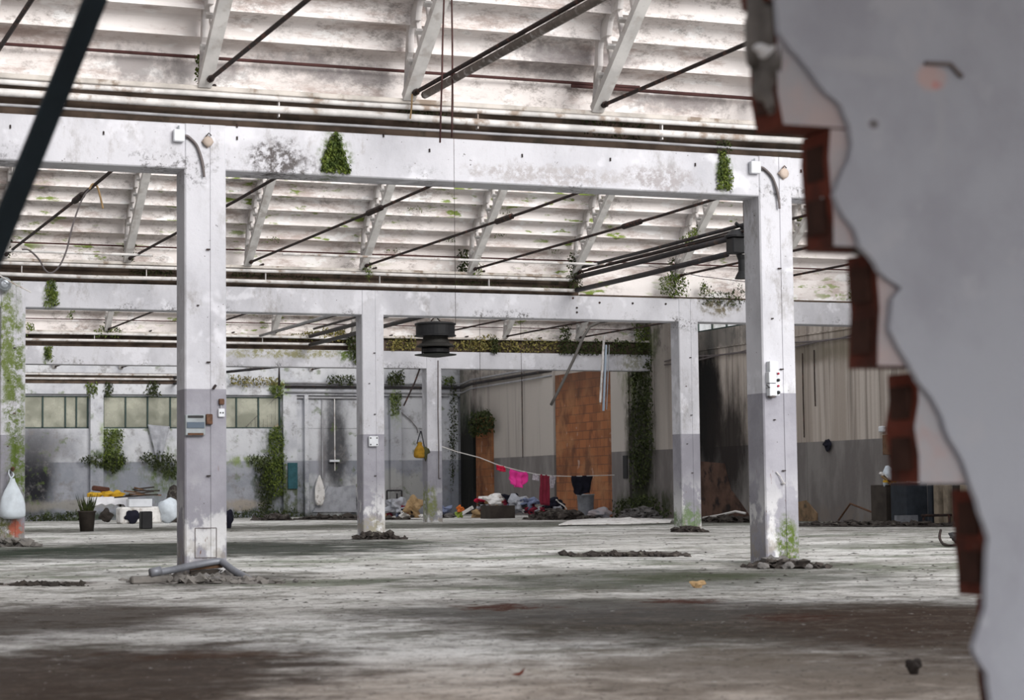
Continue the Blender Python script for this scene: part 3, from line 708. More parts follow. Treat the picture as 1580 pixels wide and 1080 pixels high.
# horizontal red-brown rods along the foot of each slope
for Yr, x0, x1, r in ((Y1, -8, 9.3, .017), (Y1, 8.5, XW, .02), (Y2, -4, XW, .014), (Y3, 2, XW, .013)):
    z = 5.145 if Yr == Y1 else 5.115
    if x0 == 8.5: z -= .035
    b = MB(); b.tube([(x0, Yr+.22, z), ((x0+x1)/2, Yr+.21, z-.01), (x1, Yr+.22, z)], r, 8)
    thing('purlin_rod', b, M['redrod'], {-8: 'rusty red rod crossing behind the rafters above the nearest beam, left length', 8.5: 'rusty red rod behind the rafters above the nearest beam, right length', -4: 'thin dark rod along the slope foot above the second beam', 2: 'thin dark rod along the slope foot above the third beam'}[x0], 'rod')

# ================================================================== TIE RODS (gutter to gutter)
def tie(x, Yr, label, L=15, r=.022, buckle=None):
    e = None
    b = MB(); b.tube([(x+.03, Yr-.12, 4.86), (x+.03, Yr-L/2, 4.83), (x+.03, Yr-L+.2, 4.86)], r, 8); b.lathe((x+.03, Yr-.12, 4.86), [(.035, .03), (.035, -.03)], 8, 0, 'Y')
    e = thing('tie_rod', b, M['rod'], label, 'rod', {Y1: 'tie rods above the nearest beam', Y2: 'tie rods under the middle roof bay', Y3: 'tie rods under the third roof bay', Y4: 'tie rods under the last roof bay'}[Yr])
    if buckle:
        q = onX(*buckle, x+.03); b = MB(); zz = 4.86-.03*min(1, abs(Yr-q.y)/7.5)
        b.tube([(x+.03, q.y-.35, zz), (x+.03, q.y-.3, zz), (x+.03, q.y+.3, zz), (x+.03, q.y+.35, zz)], [.02, .045, .045, .02], 8); b.build('turnbuckle', M['rod'], e)
for i, x in enumerate(rlist[Y1]): tie(x, Y1, 'dark tie rod from the foot of the %s large rafter above the nearest beam' % ordn[i], 19)
bk = {4.60: (120, 308), 8.80: (575, 325), 13.0: (780, 333), 15.08: None}
for i, x in enumerate(rlist[Y2]): tie(x, Y2, 'dark tie rod from the foot of the %s rafter above the second beam' % ordn[i], 15.2, .022, {4.60: (121, 306), 8.80: (578, 326), 10.92: (778, 334), 13.0: (975, 341)}.get(x))
for i, x in enumerate(rlist[Y3]): tie(x, Y3, 'thin dark tie rod from the foot of the %s rafter above the third beam' % ordn[i], 15, .022)
for i, x in enumerate(rlist[Y4]): tie(x, Y4, 'faint thin tie rod from the foot of the %s farthest rafter' % ordn[i], 15, .02)
# weathered flat conduit under one tie rod
b = MB(); b.tube([(6.66, Y1-.3, 4.80), (6.66, Y1-9, 4.77), (6.66, Y1-17, 4.8)], .04, 8); thing('conduit', b, simple('flaking_conduit', (.20, .17, .15), .8, .1, .4, 6, (.45, .43, .42)), 'weathered flaking conduit slung under the tie rod of the third large rafter', 'pipe', None, True)
# white straight conduits lying on the tie rods of the middle bay
for (a, c, lab) in (((-10, 384), (236, 396), 'short white straight conduit lying across the tie rods at the left'), ((436, 392), (1000, 410), 'long white straight conduit lying across the tie rods in the middle')):
    p, q = onY(*a, Y2-.9), onY(*c, Y2-.9); q.z = p.z = (p.z+q.z)/2; b = MB(); b.tube([p, q], .022, 8); thing('white_conduit', b, M['pipew'], lab, 'pipe')
p, q = onY(1000, 410, Y2-.9), onY(1160, 436, Y2-.9); b = MB(); b.tube([p, (p+q)/2-Vector((0, 0, .04)), q], .008, 5); thing('thin_wire', b, M['cableg'], 'thin grey wire sagging from the end of the long white conduit', 'wire')

# dark service pipes of the middle bay and the unit heater hung beside the front right column
xh = 15.05
yh = onX(1136, 400, xh).y
for i, (dz, r, dx, pe) in enumerate(((4.76, .045, 0, 1124), (4.52, .045, 0, 1122), (4.95, .030, .1, 1150), (4.93, .016, .25, 1150))):
    y_ = onX(pe, 400, xh+dx).y; b = MB(); b.tube([(xh+dx, Y2-.12, dz), (xh+dx, (Y2+y_)/2, dz-.01), (xh+dx, y_, dz)], r, 10)
    thing('service_pipe', b, M['piped'], ['upper thick black pipe running from the second gutter to the hanging heater', 'lower thick black pipe running from the second gutter to the hanging heater', 'thinner black pipe above the thick pair by the front right column', 'thinnest black pipe beside the thick pair by the front right column'][i], 'pipe', None, True)
e = empty('unit_heater', (xh, yh, 4.1), 'black metal heater unit hanging at the end of the thick black pipes', 'heater')
b = MB(); b.box((xh, yh, 4.62), (.24, .24, .26), None, 0, .02); b.build('casing', M['black'], e)
b = MB(); b.lathe((xh, yh, 4.75), [(.18, 0), (.18, .03), (.14, .06), (.07, .12)], 16); b.build('top_flange', M['black'], e)
b = MB(); b.lathe((xh+.10, yh, 4.10), [(.12, 0), (.10, .05), (.06, .12), (.06, .30), (.09, .38)], 14); b.build('outlet_spigot', M['black'], e)
b = MB(); b.tube([(xh+.1, yh, 4.7), (xh+.14, yh, 4.9), (xh, yh, 4.98)], .03, 8); b.build('pipe_elbow', M['black'], e)
b = MB(); b.tube([(xh+.15, yh, 4.7), (xh+.15, yh, 7.0)], .012, 6); b.build('hanger_rod', M['rod'], e)
# dark pipes of the third bay
for i, (x, z, r) in enumerate(((14.2, 4.76, .05), (14.2, 4.54, .05), (14.3, 4.95, .03), (12.9, 4.75, .035))):
    b = MB(); b.tube([(x, Y3-.2, z), (x, 36, z)], r, 8); thing('service_pipe', b, M['piped' if i < 3 else 'pipeg'], ['upper black pipe', 'lower black pipe', 'thin black pipe', 'grey slanting pipe'][i]+' running away under the third roof bay', 'pipe', None, True)
xq = xb(345, 590)
for i, z in enumerate((4.62, 4.46)):
    a = onY(345, 572+i*9, 60); c = onY(408-i*2, 568+i*3, 60); c.z += .02
    b = MB(); b.tube([(xb(340, 575, 58), Y4-.1, a.z), (xb(340, 575, 58), 58, a.z), (xb(410, 575, 58), 56.5, a.z+.1)]+([(xb(410, 575, 58), 56.5, a.z-.45)] if i else []), .04, 8); thing('service_pipe', b, M['piped'], ['upper', 'elbowed lower'][i]+' black pipe in the far bay beside the front left column', 'pipe', None, True)

# ================================================================== HANGING THINGS
yl = 43.2; q = onY(672, 540, yl); k = dep(q)/F; cx = q.x; zt = onY(672, 497, yl).z
e = empty('industrial_lamp', (cx, yl, onY(672, 549, yl).z), 'large black industrial pendant lamp with a drum and louvred shade under the second beam', 'lamp')
b = MB(); b.lathe((cx, yl, zt-.30), [(.40, 0), (.44, .005), (.44, .03), (.415, .04), (.415, .24), (.44, .25), (.44, .28), (.38, .30), (.1, .30)], 32); b.build('drum', M['black'], e)
b = MB(); b.lathe((cx, yl, zt-.52), [(.40, 0), (.41, .02), (.30, .09), (.26, .20), (.26, .23)], 32); b.build('cone_shade', simple('dull_black_shade', (.045, .043, .04), .6, .1, .2), e)
b = MB(); b.lathe((cx, yl, zt-.66), [(.22, 0), (.30, .02), (.30, .10), (.24, .15)], 24); b.build('lamp_holder', M['black'], e)
b = MB(); b.lathe((cx, yl, zt-.74), [(.10, 0), (.44, .045), (.45, .06), (.2, .085), (.05, .09)], 32); b.build('bottom_dish', simple('dark_green_dish', (.035, .04, .035), .5, .1, .2), e)
for sx in (-1, 1): b = MB(); b.tube([(cx+sx*.3, yl, zt-.70), (cx+sx*.3, yl, zt-.5)], .012, 6); b.build('stay', M['black'], e)
b = MB(); b.tube([(cx-.12, yl, zt), (cx, yl, zt+.14), (cx+.14, yl, zt)], .016, 6); b.tube([(cx, yl, zt+.12), (cx, yl, zt+.17)], .010, 6); b.build('hanger', M['rod'], e); e.scale = (1.075,)*3; e.location.z -= .07

yf = onX(932, 515, 21.73).y
e = empty('fluorescent_fixture', onY(930, 632, yf), 'pair of white tube light channels hanging vertically from one end before the brick infill', 'light')
a, c = onY(932, 517, yf), onY(926, 621, yf); b = MB()
def bar(b, a, c, w, t):
    d_ = (c-a); rot = d_.to_track_quat('Z', 'Y').to_matrix(); b.box((a+c)/2, (w, t, d_.length), rot, 0, .006)
bar(b, a, c, .045, .05); b.build('channel', M['pipew'], e)
a, c = onY(935, 532, yf), onY(931, 634, yf); b = MB(); bar(b, a, c, .06, .05); b.build('channel', simple('blue_grey_channel', (.36, .43, .52), .5, .2, .15), e)
b = MB(); bar(b, onY(940, 532, yf), onY(936, 632, yf), .022, .02); b.build('tube', M['galv'], e)
b = MB(); q = onY(932, 516, yf); b.tube([q, (q.x, q.y, 4.86)], .008, 5); b.build('wire', M['rod'], e)

yg = 43.0
b = MB(); b.tube([onY(*p, yg) for p in ((960, 490), (925, 497), (910, 504), (900, 520), (885, 555), (868, 590), (858, 610), (850, 625))], .036, 8)
thing('bent_conduit', b, simple('dull_brown_conduit', (.10, .092, .085), .7), 'long grey conduit hanging bent down in front of the brick infill', 'pipe', None, True)
b = MB(); b.tube([onY(*p, 49.5) for p in ((648, 568), (640, 590), (623, 626))], .022, 6); thing('hanging_rod', b, M['rod'], 'short dark rod hanging askew left of the clothesline column', 'rod')
b = MB(); b.tube([onY(*p, Y4-.06) for p in ((612, 630), (635, 650), (643, 660), (645, 668))], .014, 6); thing('hanging_wire', b, M['cableg'], 'curved wire hanging loose left of the clothesline column', 'wire')
# two dark red cables hanging before the nearest beam
for i, P in enumerate((((687, -25), (685, 0), (683, 60), (682, 120), (680, 180), (679, 220)), ((697, -25), (697, 0), (698, 70), (698, 140), (697, 212)))):
    b = MB(); b.tube([onY(*p, 18.0) for p in P], .009, 6); thing('hanging_cable', b, M['redrod'], ['left one of the two dark red cables hanging before the nearest beam', 'right one of the two dark red cables hanging before the nearest beam'][i], 'cable', None, True)
for px, ye, yy in ((703, 500, 18.6), (741, 590, 45.8), (805, 620, 47)):
    b = MB(); p = onY(px, 90 if px == 703 else 480, yy); q = onY(px, ye, yy); b.tube([(q.x, yy, 5.62 if px == 703 else 7.95 if px == 741 else 7.05), (q.x, yy, q.z)], .0025 if px == 703 else .006, 5)
    thing('thin_wire', b, M['rod'], {703: 'hair-thin vertical wire hanging just right of the red cables', 741: 'thin vertical wire hanging right of the pendant lamp', 805: 'thin vertical wire hanging before the far wall above the pink cloth'}[px], 'wire')
b = MB(); b.tube([onY(*p, Y1-.1) for p in ((636, 145), (635, 165), (633, 183))], .009, 6); thing('hanging_wire', b, M['tan'], 'short pale wire dangling at the foot of the third large rafter', 'wire')
# looped cable in the left of the middle bay
def sm(P, n=6):
    out = []; P = [Vector(p) for p in P]
    for i in range(len(P)-1):
        p0, p1, p2, p3 = P[max(i-1, 0)], P[i], P[i+1], P[min(i+2, len(P)-1)]
        for k in range(n):
            t = k/n; out.append(.5*((2*p1)+(p2-p0)*t+(2*p0-5*p1+4*p2-p3)*t*t+(3*p1-p0-3*p2+p3)*t**3))
    return out+[P[-1]]
b = MB(); b.tube(sm([onY(*p, 26.1) for p in ((145, 285), (128, 305), (113, 345), (103, 385), (92, 410), (80, 421), (70, 417), (60, 400), (45, 386), (34, 385))]), .012, 6); thing('looped_cable', b, M['cableg'], 'grey cable looping down from the leftmost tie rod turnbuckle', 'cable', None, True)
b = MB(); b.tube(sm([onY(*p, 26.0) for p in ((138, 292), (143, 284), (150, 288), (155, 305), (159, 322))]), .014, 6); thing('cable_end', b, M['tan'], 'frayed pale cable end sticking down from the leftmost tie rod', 'cable', None, True)
e = empty('floodlight', onY(6, 438, Y2-.2), 'small grey bulkhead lamp on top of the mossy left column', 'lamp')
b = MB(); q = onY(7, 438, Y2-.16); b.lathe(q, [(.06, .1), (.12, .05), (.12, 0), (.1, -.03)], 16, 0, 'Y'); b.build('body', M['boxg'], e)
b = MB(); b.lathe(q+Vector((0, -.03, 0)), [(.095, 0), (.06, -.03), (.01, -.04)], 16, 0, 'Y'); b.build('lens', M['galv'], e)
b = MB(); b.tube([onY(-12, 418, Y2-.3), onY(18, 436, Y2-.3), onY(48, 451, Y2-.3)], .012, 6); thing('white_stay', b, M['pipew'], 'thin white stay crossing the top of the mossy left column', 'rod')

# diagonal dark bar in the foreground
YB = 5.6; a = onY(185, -95, YB); c = onY(-1, 365, YB); d_ = (c-a).normalized(); foot = a+d_*((a.z)/-d_.z); topp = a-d_*1.6
e = MB(); v = foot-topp; rot = v.to_track_quat('Z', 'Y').to_matrix(); e.box((foot+topp)/2, (.062, .062, v.length), rot, 0, .008)
thing('leaning_bar', e, M['navy'], 'dark square steel bar leaning diagonally across the top left corner, close to the viewer', 'bar')

# ================================================================== FITTINGS ON THE COLUMNS
def fitting_head(px, py, w):   # junction box, round plate and cable at the column head
    yy = Y1-.012
    s = dep(onY(px, py, Y1))/F
    q = onY(px, py, yy); b = MB(); b.box(q-Vector((0, .03, 0)), (17*s, .06, 19*s), None, 0, .008); e = thing('junction_box', b, M['boxw'], 'white junction box at the head of the front %s column' % w, 'junction box')
    b = MB(); b.tube([q+Vector((0, -.02, .06)), q+Vector((0, -.02, .10))], .01, 6); b.build('spigot', M['boxg'], e)
    q = onY(px+45, py+9, yy); b = MB(); b.box(q-Vector((0, .012, 0)), (14*s, .02, 14*s), Matrix.Rotation(R_(45), 3, 'Y'), 0, .004); e = thing('round_outlet', b, M['boxb'], 'beige diamond shaped outlet plate beside the junction box of the front %s column' % w, 'outlet')
    b = MB(); b.lathe(q-Vector((0, .02, 0)), [(8*s, 0), (8*s, -.012), (3*s, -.016)], 16, 0, 'Y'); b.build('cap', M['boxb'], e, True)
    b = MB(); b.tube([q+Vector((-.02, -.02, .05)), q+Vector((.01, -.02, .085)), q+Vector((.035, -.02, .06))], .006, 6); b.build('hook', M['rod'], e)
    P = [(px+10, py-1), (px+16, py+1), (px+27, py+12), (px+33, py+25), (px+38, py+45), (px+40, py+63)]
    b = MB(); b.tube(sm([onY(*p, yy-.03) for p in P]), .013, 6); b.tube(sm([onY(p[0]+2, p[1]+4, yy-.012) for p in P[:-1]]), .010, 6); thing('cable_stub', b, M['cableg'], 'grey cable curving down from the junction box of the front %s column' % w, 'cable', None, True)
fitting_head(275, 210, 'left'); fitting_head(1163, 259, 'right')
def plate(name, px, py, w, h, mat, label, cat, Y=Y1-.012, t=.04, bev=.006):
    q = onY(px, py, Y); s = dep(q)/F; b = MB(); b.box(q-Vector((0, t/2, 0)), (w*s, t, h*s), None, 0, bev); return thing(name, b, M[mat], label, cat), q, s
e, q, s = plate('meter_frame', 300, 656, 31, 32, 'boxg', 'grey empty meter frame screwed to the front left column', 'meter box', t=.05)
b = MB(); b.box(q+Vector((0, -.055, 0)), (27*s, .012, 9*s)); b.build('window', simple('smoked_window', (.09, .12, .16), .2, 0, .1), e)
for dz in (13, -14): b = MB(); b.box(q+Vector((0, -.055, dz*s)), (24*s, .012, 3.4*s)); b.build('slot', M['rust'] if dz < 0 else M['black'], e)
e, q, s = plate('rusty_box', 322, 647, 10, 16, 'rust', 'rusty open wiring box right of the meter frame', 'box')
e, q, s = plate('switch_plate', 341, 620, 8, 9, 'rust', 'small rusty switch plate above the socket on the front left column', 'switch')
e, q, s = plate('wall_socket', 341, 637, 10, 13, 'boxw', 'white two-pin socket on the right edge of the front left column', 'socket', t=.03)
for dx in (-2, 2): b = MB(); b.lathe(q+Vector((dx*s, -.031, 0)), [(1.3*s, 0), (1.3*s, -.003)], 8, 0, 'Y'); b.build('pin_hole', M['black'], e)
b = MB(); b.box(onY(341, 627, Y1-.02), (.015, .02, .04)); thing('conduit_stub', b, M['pipeg'], 'short grey conduit joining switch plate and socket', 'pipe')
# raised hatch outline low on the front left column
b = MB(); q0, q1 = onY(301, 815, Y1-.012), onY(334, 860, Y1-.012)
for a_, c_ in (((q0.x, q0.z), (q1.x, q0.z)), ((q0.x, q0.z), (q0.x, q1.z)), ((q1.x, q0.z), (q1.x, q1.z)), ((q0.x, q1.z), (q1.x, q1.z))):
    b.box(((a_[0]+c_[0])/2, Y1-.014, (a_[1]+c_[1])/2), (max(.007, abs(a_[0]-c_[0])), .006, max(.007, abs(a_[1]-c_[1]))))
b.build('hatch_outline', M['cableg'], c1)
b = MB(); q = onY(331, 597, Y1-.03); b.box(q, (.02, .04, .045), Matrix.Rotation(R_(35), 3, 'Y')); b.build('bracket', M['rod'], c1)
# electrical panel on front right column
px = 1189; q = onY(px, 585, Y1-.012); s = dep(q)/F
e = empty('electrical_panel', q, 'white electrical panel with red and black buttons on the front right column', 'electrical panel')
for (dx, py, w, h, nm) in ((0, 567, 15, 18, 'upper_box'), (-2, 583, 13, 17, 'middle_box'), (-1, 602, 13, 19, 'lower_box')):
    q = onY(px+dx, py, Y1-.012); b = MB(); b.box(q-Vector((0, .04, 0)), (w*s, .08, h*s), None, 0, .006); b.build(nm, M['boxw'], e)
for py, r, mt, nm in ((577, 1.7, 'redb', 'red_button'), (587, 2.4, 'black', 'black_button'), (596, 1.7, 'redb', 'red_button'), (606, 2.8, 'black', 'black_button')):
    q = onY(px+7, py, Y1-.012); b = MB(); b.box(q-Vector((0, .03, 0)), (7*s, .06, 9*s)); sw = b.build('switch_module', M['boxw'], e); b = MB(); b.lathe(q-Vector((0, .06, 0)), [(r*s, 0), (r*s, -.02), (r*s*.6, -.026)], 12, 0, 'Y'); b.build(nm, M[mt], sw, True)
q = onY(px-4, 596, Y1-.1); b = MB(); b.box(q, (7*s, .006, 1.8*s), Matrix.Rotation(R_(40), 3, 'Y')); b.box(q+Vector((0, 0, -2.2*s)), (7*s, .006, 1.2*s), Matrix.Rotation(R_(-10), 3, 'Y')); b.build('black_mark', M['black'], e)
q = onY(px-1, 612, Y1-.012); b = MB(); b.lathe(q-Vector((0, .04, .0)), [(.03, -.015), (.045, .0), (.045, .01)], 12); b.build('cable_gland', M['cableg'], e)
b = MB(); b.tube([onY(*p, Y1-.03) for p in ((1198, 728), (1204, 735), (1209, 745))], .006, 6); q = onY(1209, 746, Y1-.03); b.rock(q, .02, 2); thing('wire_stub', b, M['pipew'], 'broken white wire end on the lower front right column', 'wire')
e, q, s = plate('junction_box', 575, 681, 15, 16, 'boxw', 'square white junction box with four screws on the middle column', 'junction box', Y2-.012, .07, .012)
for dx in (-5, 5):
    for dz in (-5, 5): b = MB(); b.lathe(q+Vector((dx*s, -.07, dz*s)), [(1.2*s, 0), (1.0*s, -.008)], 8, 0, 'Y'); b.build('screw', M['black'], e)
b = MB(); b.tube([onY(*p, Y3-.03) for p in ((676, 556), (676, 640), (677, 690), (677, 738), (680, 738))], .014, 6); thing('conduit', b, M['cableg'], 'thin conduit down the face of the clothesline column', 'pipe')

# ================================================================== BAGS
def bagmesh(c, w, d, h, seed, neck=.16, n=28, m_=16):
    b = MB(); vs = []; fs = []
    prof = [(.05, 0), (.62, .01), (.95, .08), (1, .2), (.93, .38), (.78, .55), (.58, .7), (.38, .82), (neck*1.4, .92), (neck, 1.0)]
    for j, (r, z) in enumerate(prof):
        for k in range(n):
            a = 2*math.pi*k/n; f = 1+.10*mnoise.noise(Vector((math.cos(a)*2+seed, math.sin(a)*2, z*3)))+.07*math.sin(a*5+seed+z*2)*(z)
            vs.append(Vector(c)+Vector((math.cos(a)*r*w/2*f, math.sin(a)*r*d/2*f, z*h)))
    for j in range(len(prof)-1):
        for k in range(n): fs.append((j*n+k, j*n+(k+1) % n, (j+1)*n+(k+1) % n, (j+1)*n+k))
    fs += [tuple(range(n))[::-1], tuple(range((len(prof)-1)*n, len(prof)*n))]
    b.add(vs, fs); return b
q = onY(19, 801, Y2-.22); qt = onY(17, 738, Y2-.2)
e = empty('plastic_bag', q, 'white plastic carrier bag hanging on the mossy left column', 'bag')
bagmesh(q, .44, .3, qt.z-q.z, 2).build('bag_body', M['bag'], e, True)
b = MB(); b.tube(sm([qt, qt+Vector((-.03, .05, .08)), qt+Vector((0, .15, .14)), qt+Vector((.05, .05, .06)), qt]), .012, 6); b.build('handle', M['bag'], e, True)
b = MB(); q = onY(18, 725, Y2-.012); b.tube([q+Vector((0, .02, 0)), q+Vector((0, -.14, 0)), q+Vector((0, -.16, .04))], .03, 8); b.build('hook', M['rust'], c3)
q = onY(648, 707, Y3+.05); e = empty('shoulder_bag', q, 'yellow and dark shoulder bag hanging on the far clothesline column', 'bag')
bagmesh(q, .34, .2, .42, 5, .3).build('bag_body', simple('ochre_bag_fabric', (.34, .19, .02), .9, 0, .35, 9), e, True)
b = MB(); b.tube(sm([q+Vector((-.08, 0, .38)), q+Vector((.0, 0, .62)), q+Vector((.06, .05, .68)), q+Vector((.12, 0, .3))]), .014, 6); b.build('strap', M['blackc'], e, True)
b = MB(); b.rock(q+Vector((.14, -.02, .14)), .14, 4, (.8, .6, 1.2)); b.build('dark_pocket', simple('olive_dark', (.07, .07, .03), .9), e, True)

# ================================================================== CLOTHESLINE AND CLOTHES
yl0 = Y3-.02
def lp(px, py): t = (px-673)/(948-673); Y = yl0+(51.5-yl0)*t; return onY(px, py, Y)
LN = [(673, 686), (705, 697), (740, 706), (765, 716), (785, 722), (805, 727), (830, 732), (850, 734), (880, 735), (915, 734), (948, 733)]
b = MB(); b.tube([lp(*p) for p in LN], .012, 6)
thing('clothesline', b, M['line'], 'white cord clothesline strung from the far column to the brick infill', 'rope')
def line_y(x):
    for (x0, y0), (x1, y1) in zip(LN, LN[1:]):
        if x0 <= x <= x1: return y0+(y1-y0)*(x-x0)/(x1-x0)
    return LN[-1][1]
def hang(name, mat, xa, xc, yb, label, cat, shape=None, seed=0, wr=.03, sag=0):
    a, c = lp(xa, line_y(xa)), lp(xc, line_y(xc)); h = (yb-line_y((xa+xc)/2))*dep(a)/F
    return tag(cloth(name, M[mat], a+Vector((0, 0, .01)), c+Vector((0, 0, .01)), h, 12, 12, sag, wr, seed, shape), label, cat)
hang('red_cloth', 'red', 766, 779, 728, 'small red garment bunched on the clothesline, leftmost', 'clothing', lambda w, u: (0-.08*math.sin(w*3), 1+.05*math.sin(w*4), 1-.2*abs(u-.5)), 1, .05)
hang('pink_cloth', 'pink', 786, 812, 751, 'hot pink garment bunched on the clothesline', 'clothing', lambda w, u: (.02-.08*math.sin(w*5), 1+.07*math.sin(w*4)-.15*w*w, 1-.25*abs(u-.5)**1.5+.05*math.sin(u*9)), 2, .09, .05)
hang('checked_cloth', 'pattern', 822, 831, 742, 'small black and white checked cloth between pink and maroon garments', 'clothing', None, 3)
hang('maroon_trousers', 'maroon', 833, 848, 780, 'long maroon garment hanging down to the rubbish heap', 'clothing', lambda w, u: (0+.03*math.sin(w*7), 1-.05*math.sin(w*6), 1), 4, .04)
hang('white_socks', 'pattern', 848, 858, 754, 'pale patterned cloth right of the maroon garment', 'clothing', lambda w, u: (0, 1-.4*w, 1), 5)
hang('black_shirt', 'blackc', 881, 914, 763, 'black shirt draped on the clothesline above the metal bin', 'clothing', lambda w, u: (.0+.34*max(0, w-.45)*1.2, 1-.08*w, 1+.06*math.sin(u*6)), 6, .05)

# metal bin and grey case
q = onZ(904, 799); e = empty('metal_bin', q, 'grey galvanised bin standing below the black shirt', 'bin'); h = 36*dep(q)/F
b = MB(); b.lathe(q, [(.20, 0), (.21, .01), (.225, h*.5), (.24, h-.02), (.25, h), (.22, h), (.2, .03)], 28); b.build('body', M['galvd'], e, True)
b = MB(); b.lathe(q+Vector((0, 0, h-.03)), [(.245, 0), (.262, .012), (.262, .03), (.245, .04)], 28); b.build('rim', M['galv'], e, True)
q = onZ(924, 797)+Vector((.2, .3, 0)); b = MB(); b.prism([(q.x-.24, 0), (q.x+.26, 0), (q.x+.18, .58), (q.x-.2, .62)], q.y, q.y+.2, 'Y'); e = thing('grey_case', b, M['galvd'], 'grey case leaning beside the metal bin at the brick infill', 'case')
b = MB(); b.box((q.x-.01, q.y-.01, .5), (.3, .02, .05)); b.build('handle', M['black'], e)
b = MB(); b.rock((q.x-.1, q.y+.05, .76), .16, 8, (1.1, .8, .9)); thing('dark_bundle', b, M['debris'], 'dark bundle on top of the grey case beside the bin', 'bundle')

# ================================================================== RUBBISH HEAP UNDER THE CLOTHESLINE
def gp(px, py, dz=0): v = onZ(px, py); v.z = dz; return v
def boxat(name, px, py, w, h, dpt, mat, label, cat, rz=.2, bev=.01, z0=0, group=None, y=None):
    q = gp(px, py) if y is None else Vector((onY(px, py, y).x, y, 0)); s = dep(q)/F; b = MB(); b.box((q.x, q.y+dpt/2, z0+h*s/2), (w*s, dpt, h*s), Matrix.Rotation(rz, 3, 'Z'), 0, bev)
    return thing(name, b, M[mat], label, cat, group), q, s
e, q, s = boxat('cardboard_box', 774, 800, 44, 20, .6, 'furn', 'dark open box stuffed with pale rags at the front of the rubbish heap', 'box', .1)
def rag(name, px, py, r, mat, label, seed, sq=(1.2, .9, .7), z=None, cat='cloth', group=None, ro=.9):
    q = gp(px, 799); s = dep(q)/F; zz = (799-py)*s; b = MB(); b.rock((q.x, q.y+.15+.1*(seed % 3), max(zz, r*s*sq[2]*.7)), r*s*.9, seed, sq, 0, ro, 2); return thing(name, b, M[mat], label, cat, group, False)
rag('white_rag', 768, 772, 14, 'paper', 'crumpled white rag on top of the dark open box', 1, (1.3, .8, .55))
rag('red_rag', 750, 772, 8, 'red', 'red rag at the left end of the dark open box', 2)
rag('cream_rag', 775, 779, 8, 'paper', 'cream rag spilling over the front of the dark open box', 13)
rag('grey_rag', 803, 778, 14, 'film', 'grey rag heap behind the box, right of the white rag', 3, (1, .9, .9))
rag('blue_rag', 822, 776, 12, 'blue', 'blue grey rag in the middle of the rubbish heap', 4)
rag('red_bundle', 828, 788, 10, 'maroon', 'dark red bundle left of the maroon garment', 5)
rag('black_bundle', 790, 768, 9, 'blackc', 'black bundle above the rubbish heap', 6)
rag('orange_bottle', 714, 786, 5, 'orange', 'small orange object left of the rubbish heap', 7, (1, 1, 1.1), cat='rubbish')
rag('lime_bottle', 715, 794, 5, 'lime', 'lime green container on the floor left of the rubbish heap', 8, (1, 1, 1.1), cat='rubbish')
rag('tan_bag', 740, 794, 9, 'tan', 'tan paper bag at the left foot of the dark open box', 9, (1.1, 1, .9), cat='bag')
rag('grey_stone', 700, 796, 7, 'rubble', 'grey rubble lump left of the lime container', 10, cat='rubble')
rag('pink_rubbish', 848, 790, 6, 'red', 'small pinkish red rubbish beside the maroon garment', 12, cat='rubbish')
rag('dark_bundle', 862, 778, 12, 'blackc', 'dark bundle inside the bent hoop', 14)
b = MB(); q = gp(725, 797); b.box((q.x, q.y+.3, .17), (.5, .03, .10), Matrix.Rotation(R_(-28), 3, 'Y')); thing('white_plank', b, M['paper'], 'short white board leaning at the left of the heap', 'board')
b = MB(); q = gp(868, 799); s = dep(q)/F; b.tube([(q.x+math.cos(a*math.pi/12)*.19, q.y+.05*math.sin(a), .03+.30*abs(math.sin(a*math.pi/24))*1.6) for a in range(-1, 14)], .018, 6); thing('bent_hoop', b, M['line'], 'pale bent hoop standing in the dark rubble', 'hoop', None, True)
rg = random.Random(21)
kinds = [('black', 'blackc'), ('grey', 'film'), ('dark red', 'maroon'), ('dirty white', 'paper'), ('blue grey', 'blue'), ('brown', 'tan'), ('dark brown', 'furn')]
for k in range(46):
    px = rg.uniform(742, 868); top = 770+abs(px-800)*.12; cn, mt = kinds[k % 7]
    rag('crumpled_rag', px, rg.uniform(top, 796), rg.uniform(3, 7), mt, 'small crumpled %s rag among the rubbish heap under the clothesline' % cn, 100+k, (1.2, .8, .7), None, 'cloth', '%s rags in the heap under the clothesline' % cn, 1.1)
for k in range(20):
    px = rg.uniform(602, 655); cn, mt = kinds[(k*3) % 7]
    rag('crumpled_rag', px, rg.uniform(782, 797), rg.uniform(3, 6), mt, 'small crumpled %s rag in the rubbish left of the far column' % cn, 200+k, (1.2, .8, .7), None, 'cloth', '%s rags left of the far column' % cn, 1.1)
# left bundles by the far column
rag('white_bundle', 618, 782, 15, 'film', 'pale crumpled bundle left of the far column', 20, (1.3, .9, .8)); rag('brown_bundle', 640, 784, 14, 'tan', 'orange brown striped bundle beside the far column', 21, (1, .9, 1)); rag('white_rubble', 632, 796, 9, 'paper', 'white rubbish bag at the foot of the brown bundle', 22, cat='bag')
rag('rusty_lump', 673, 785, 7, 'rust', 'rusty brown lump right of the far column foot', 23, (.9, 1, 1.3), cat='rubbish'); rag('blue_cloth', 688, 786, 9, 'blue', 'blue grey cloth lump right of the rusty lump', 24)
rag('grey_lump', 682, 802, 7, 'rubble', 'flat grey lump on the floor before the far column', 25, (1.5, 1, .5), cat='rubble'); rag('dark_lump', 697, 802, 6, 'soil', 'dark olive lump on the floor before the far column', 26, (1.2, 1, .7), cat='rubble')
b = MB(); q0 = onY(597, 757, Y4-.4); q1 = onY(620, 790, Y4-.4)
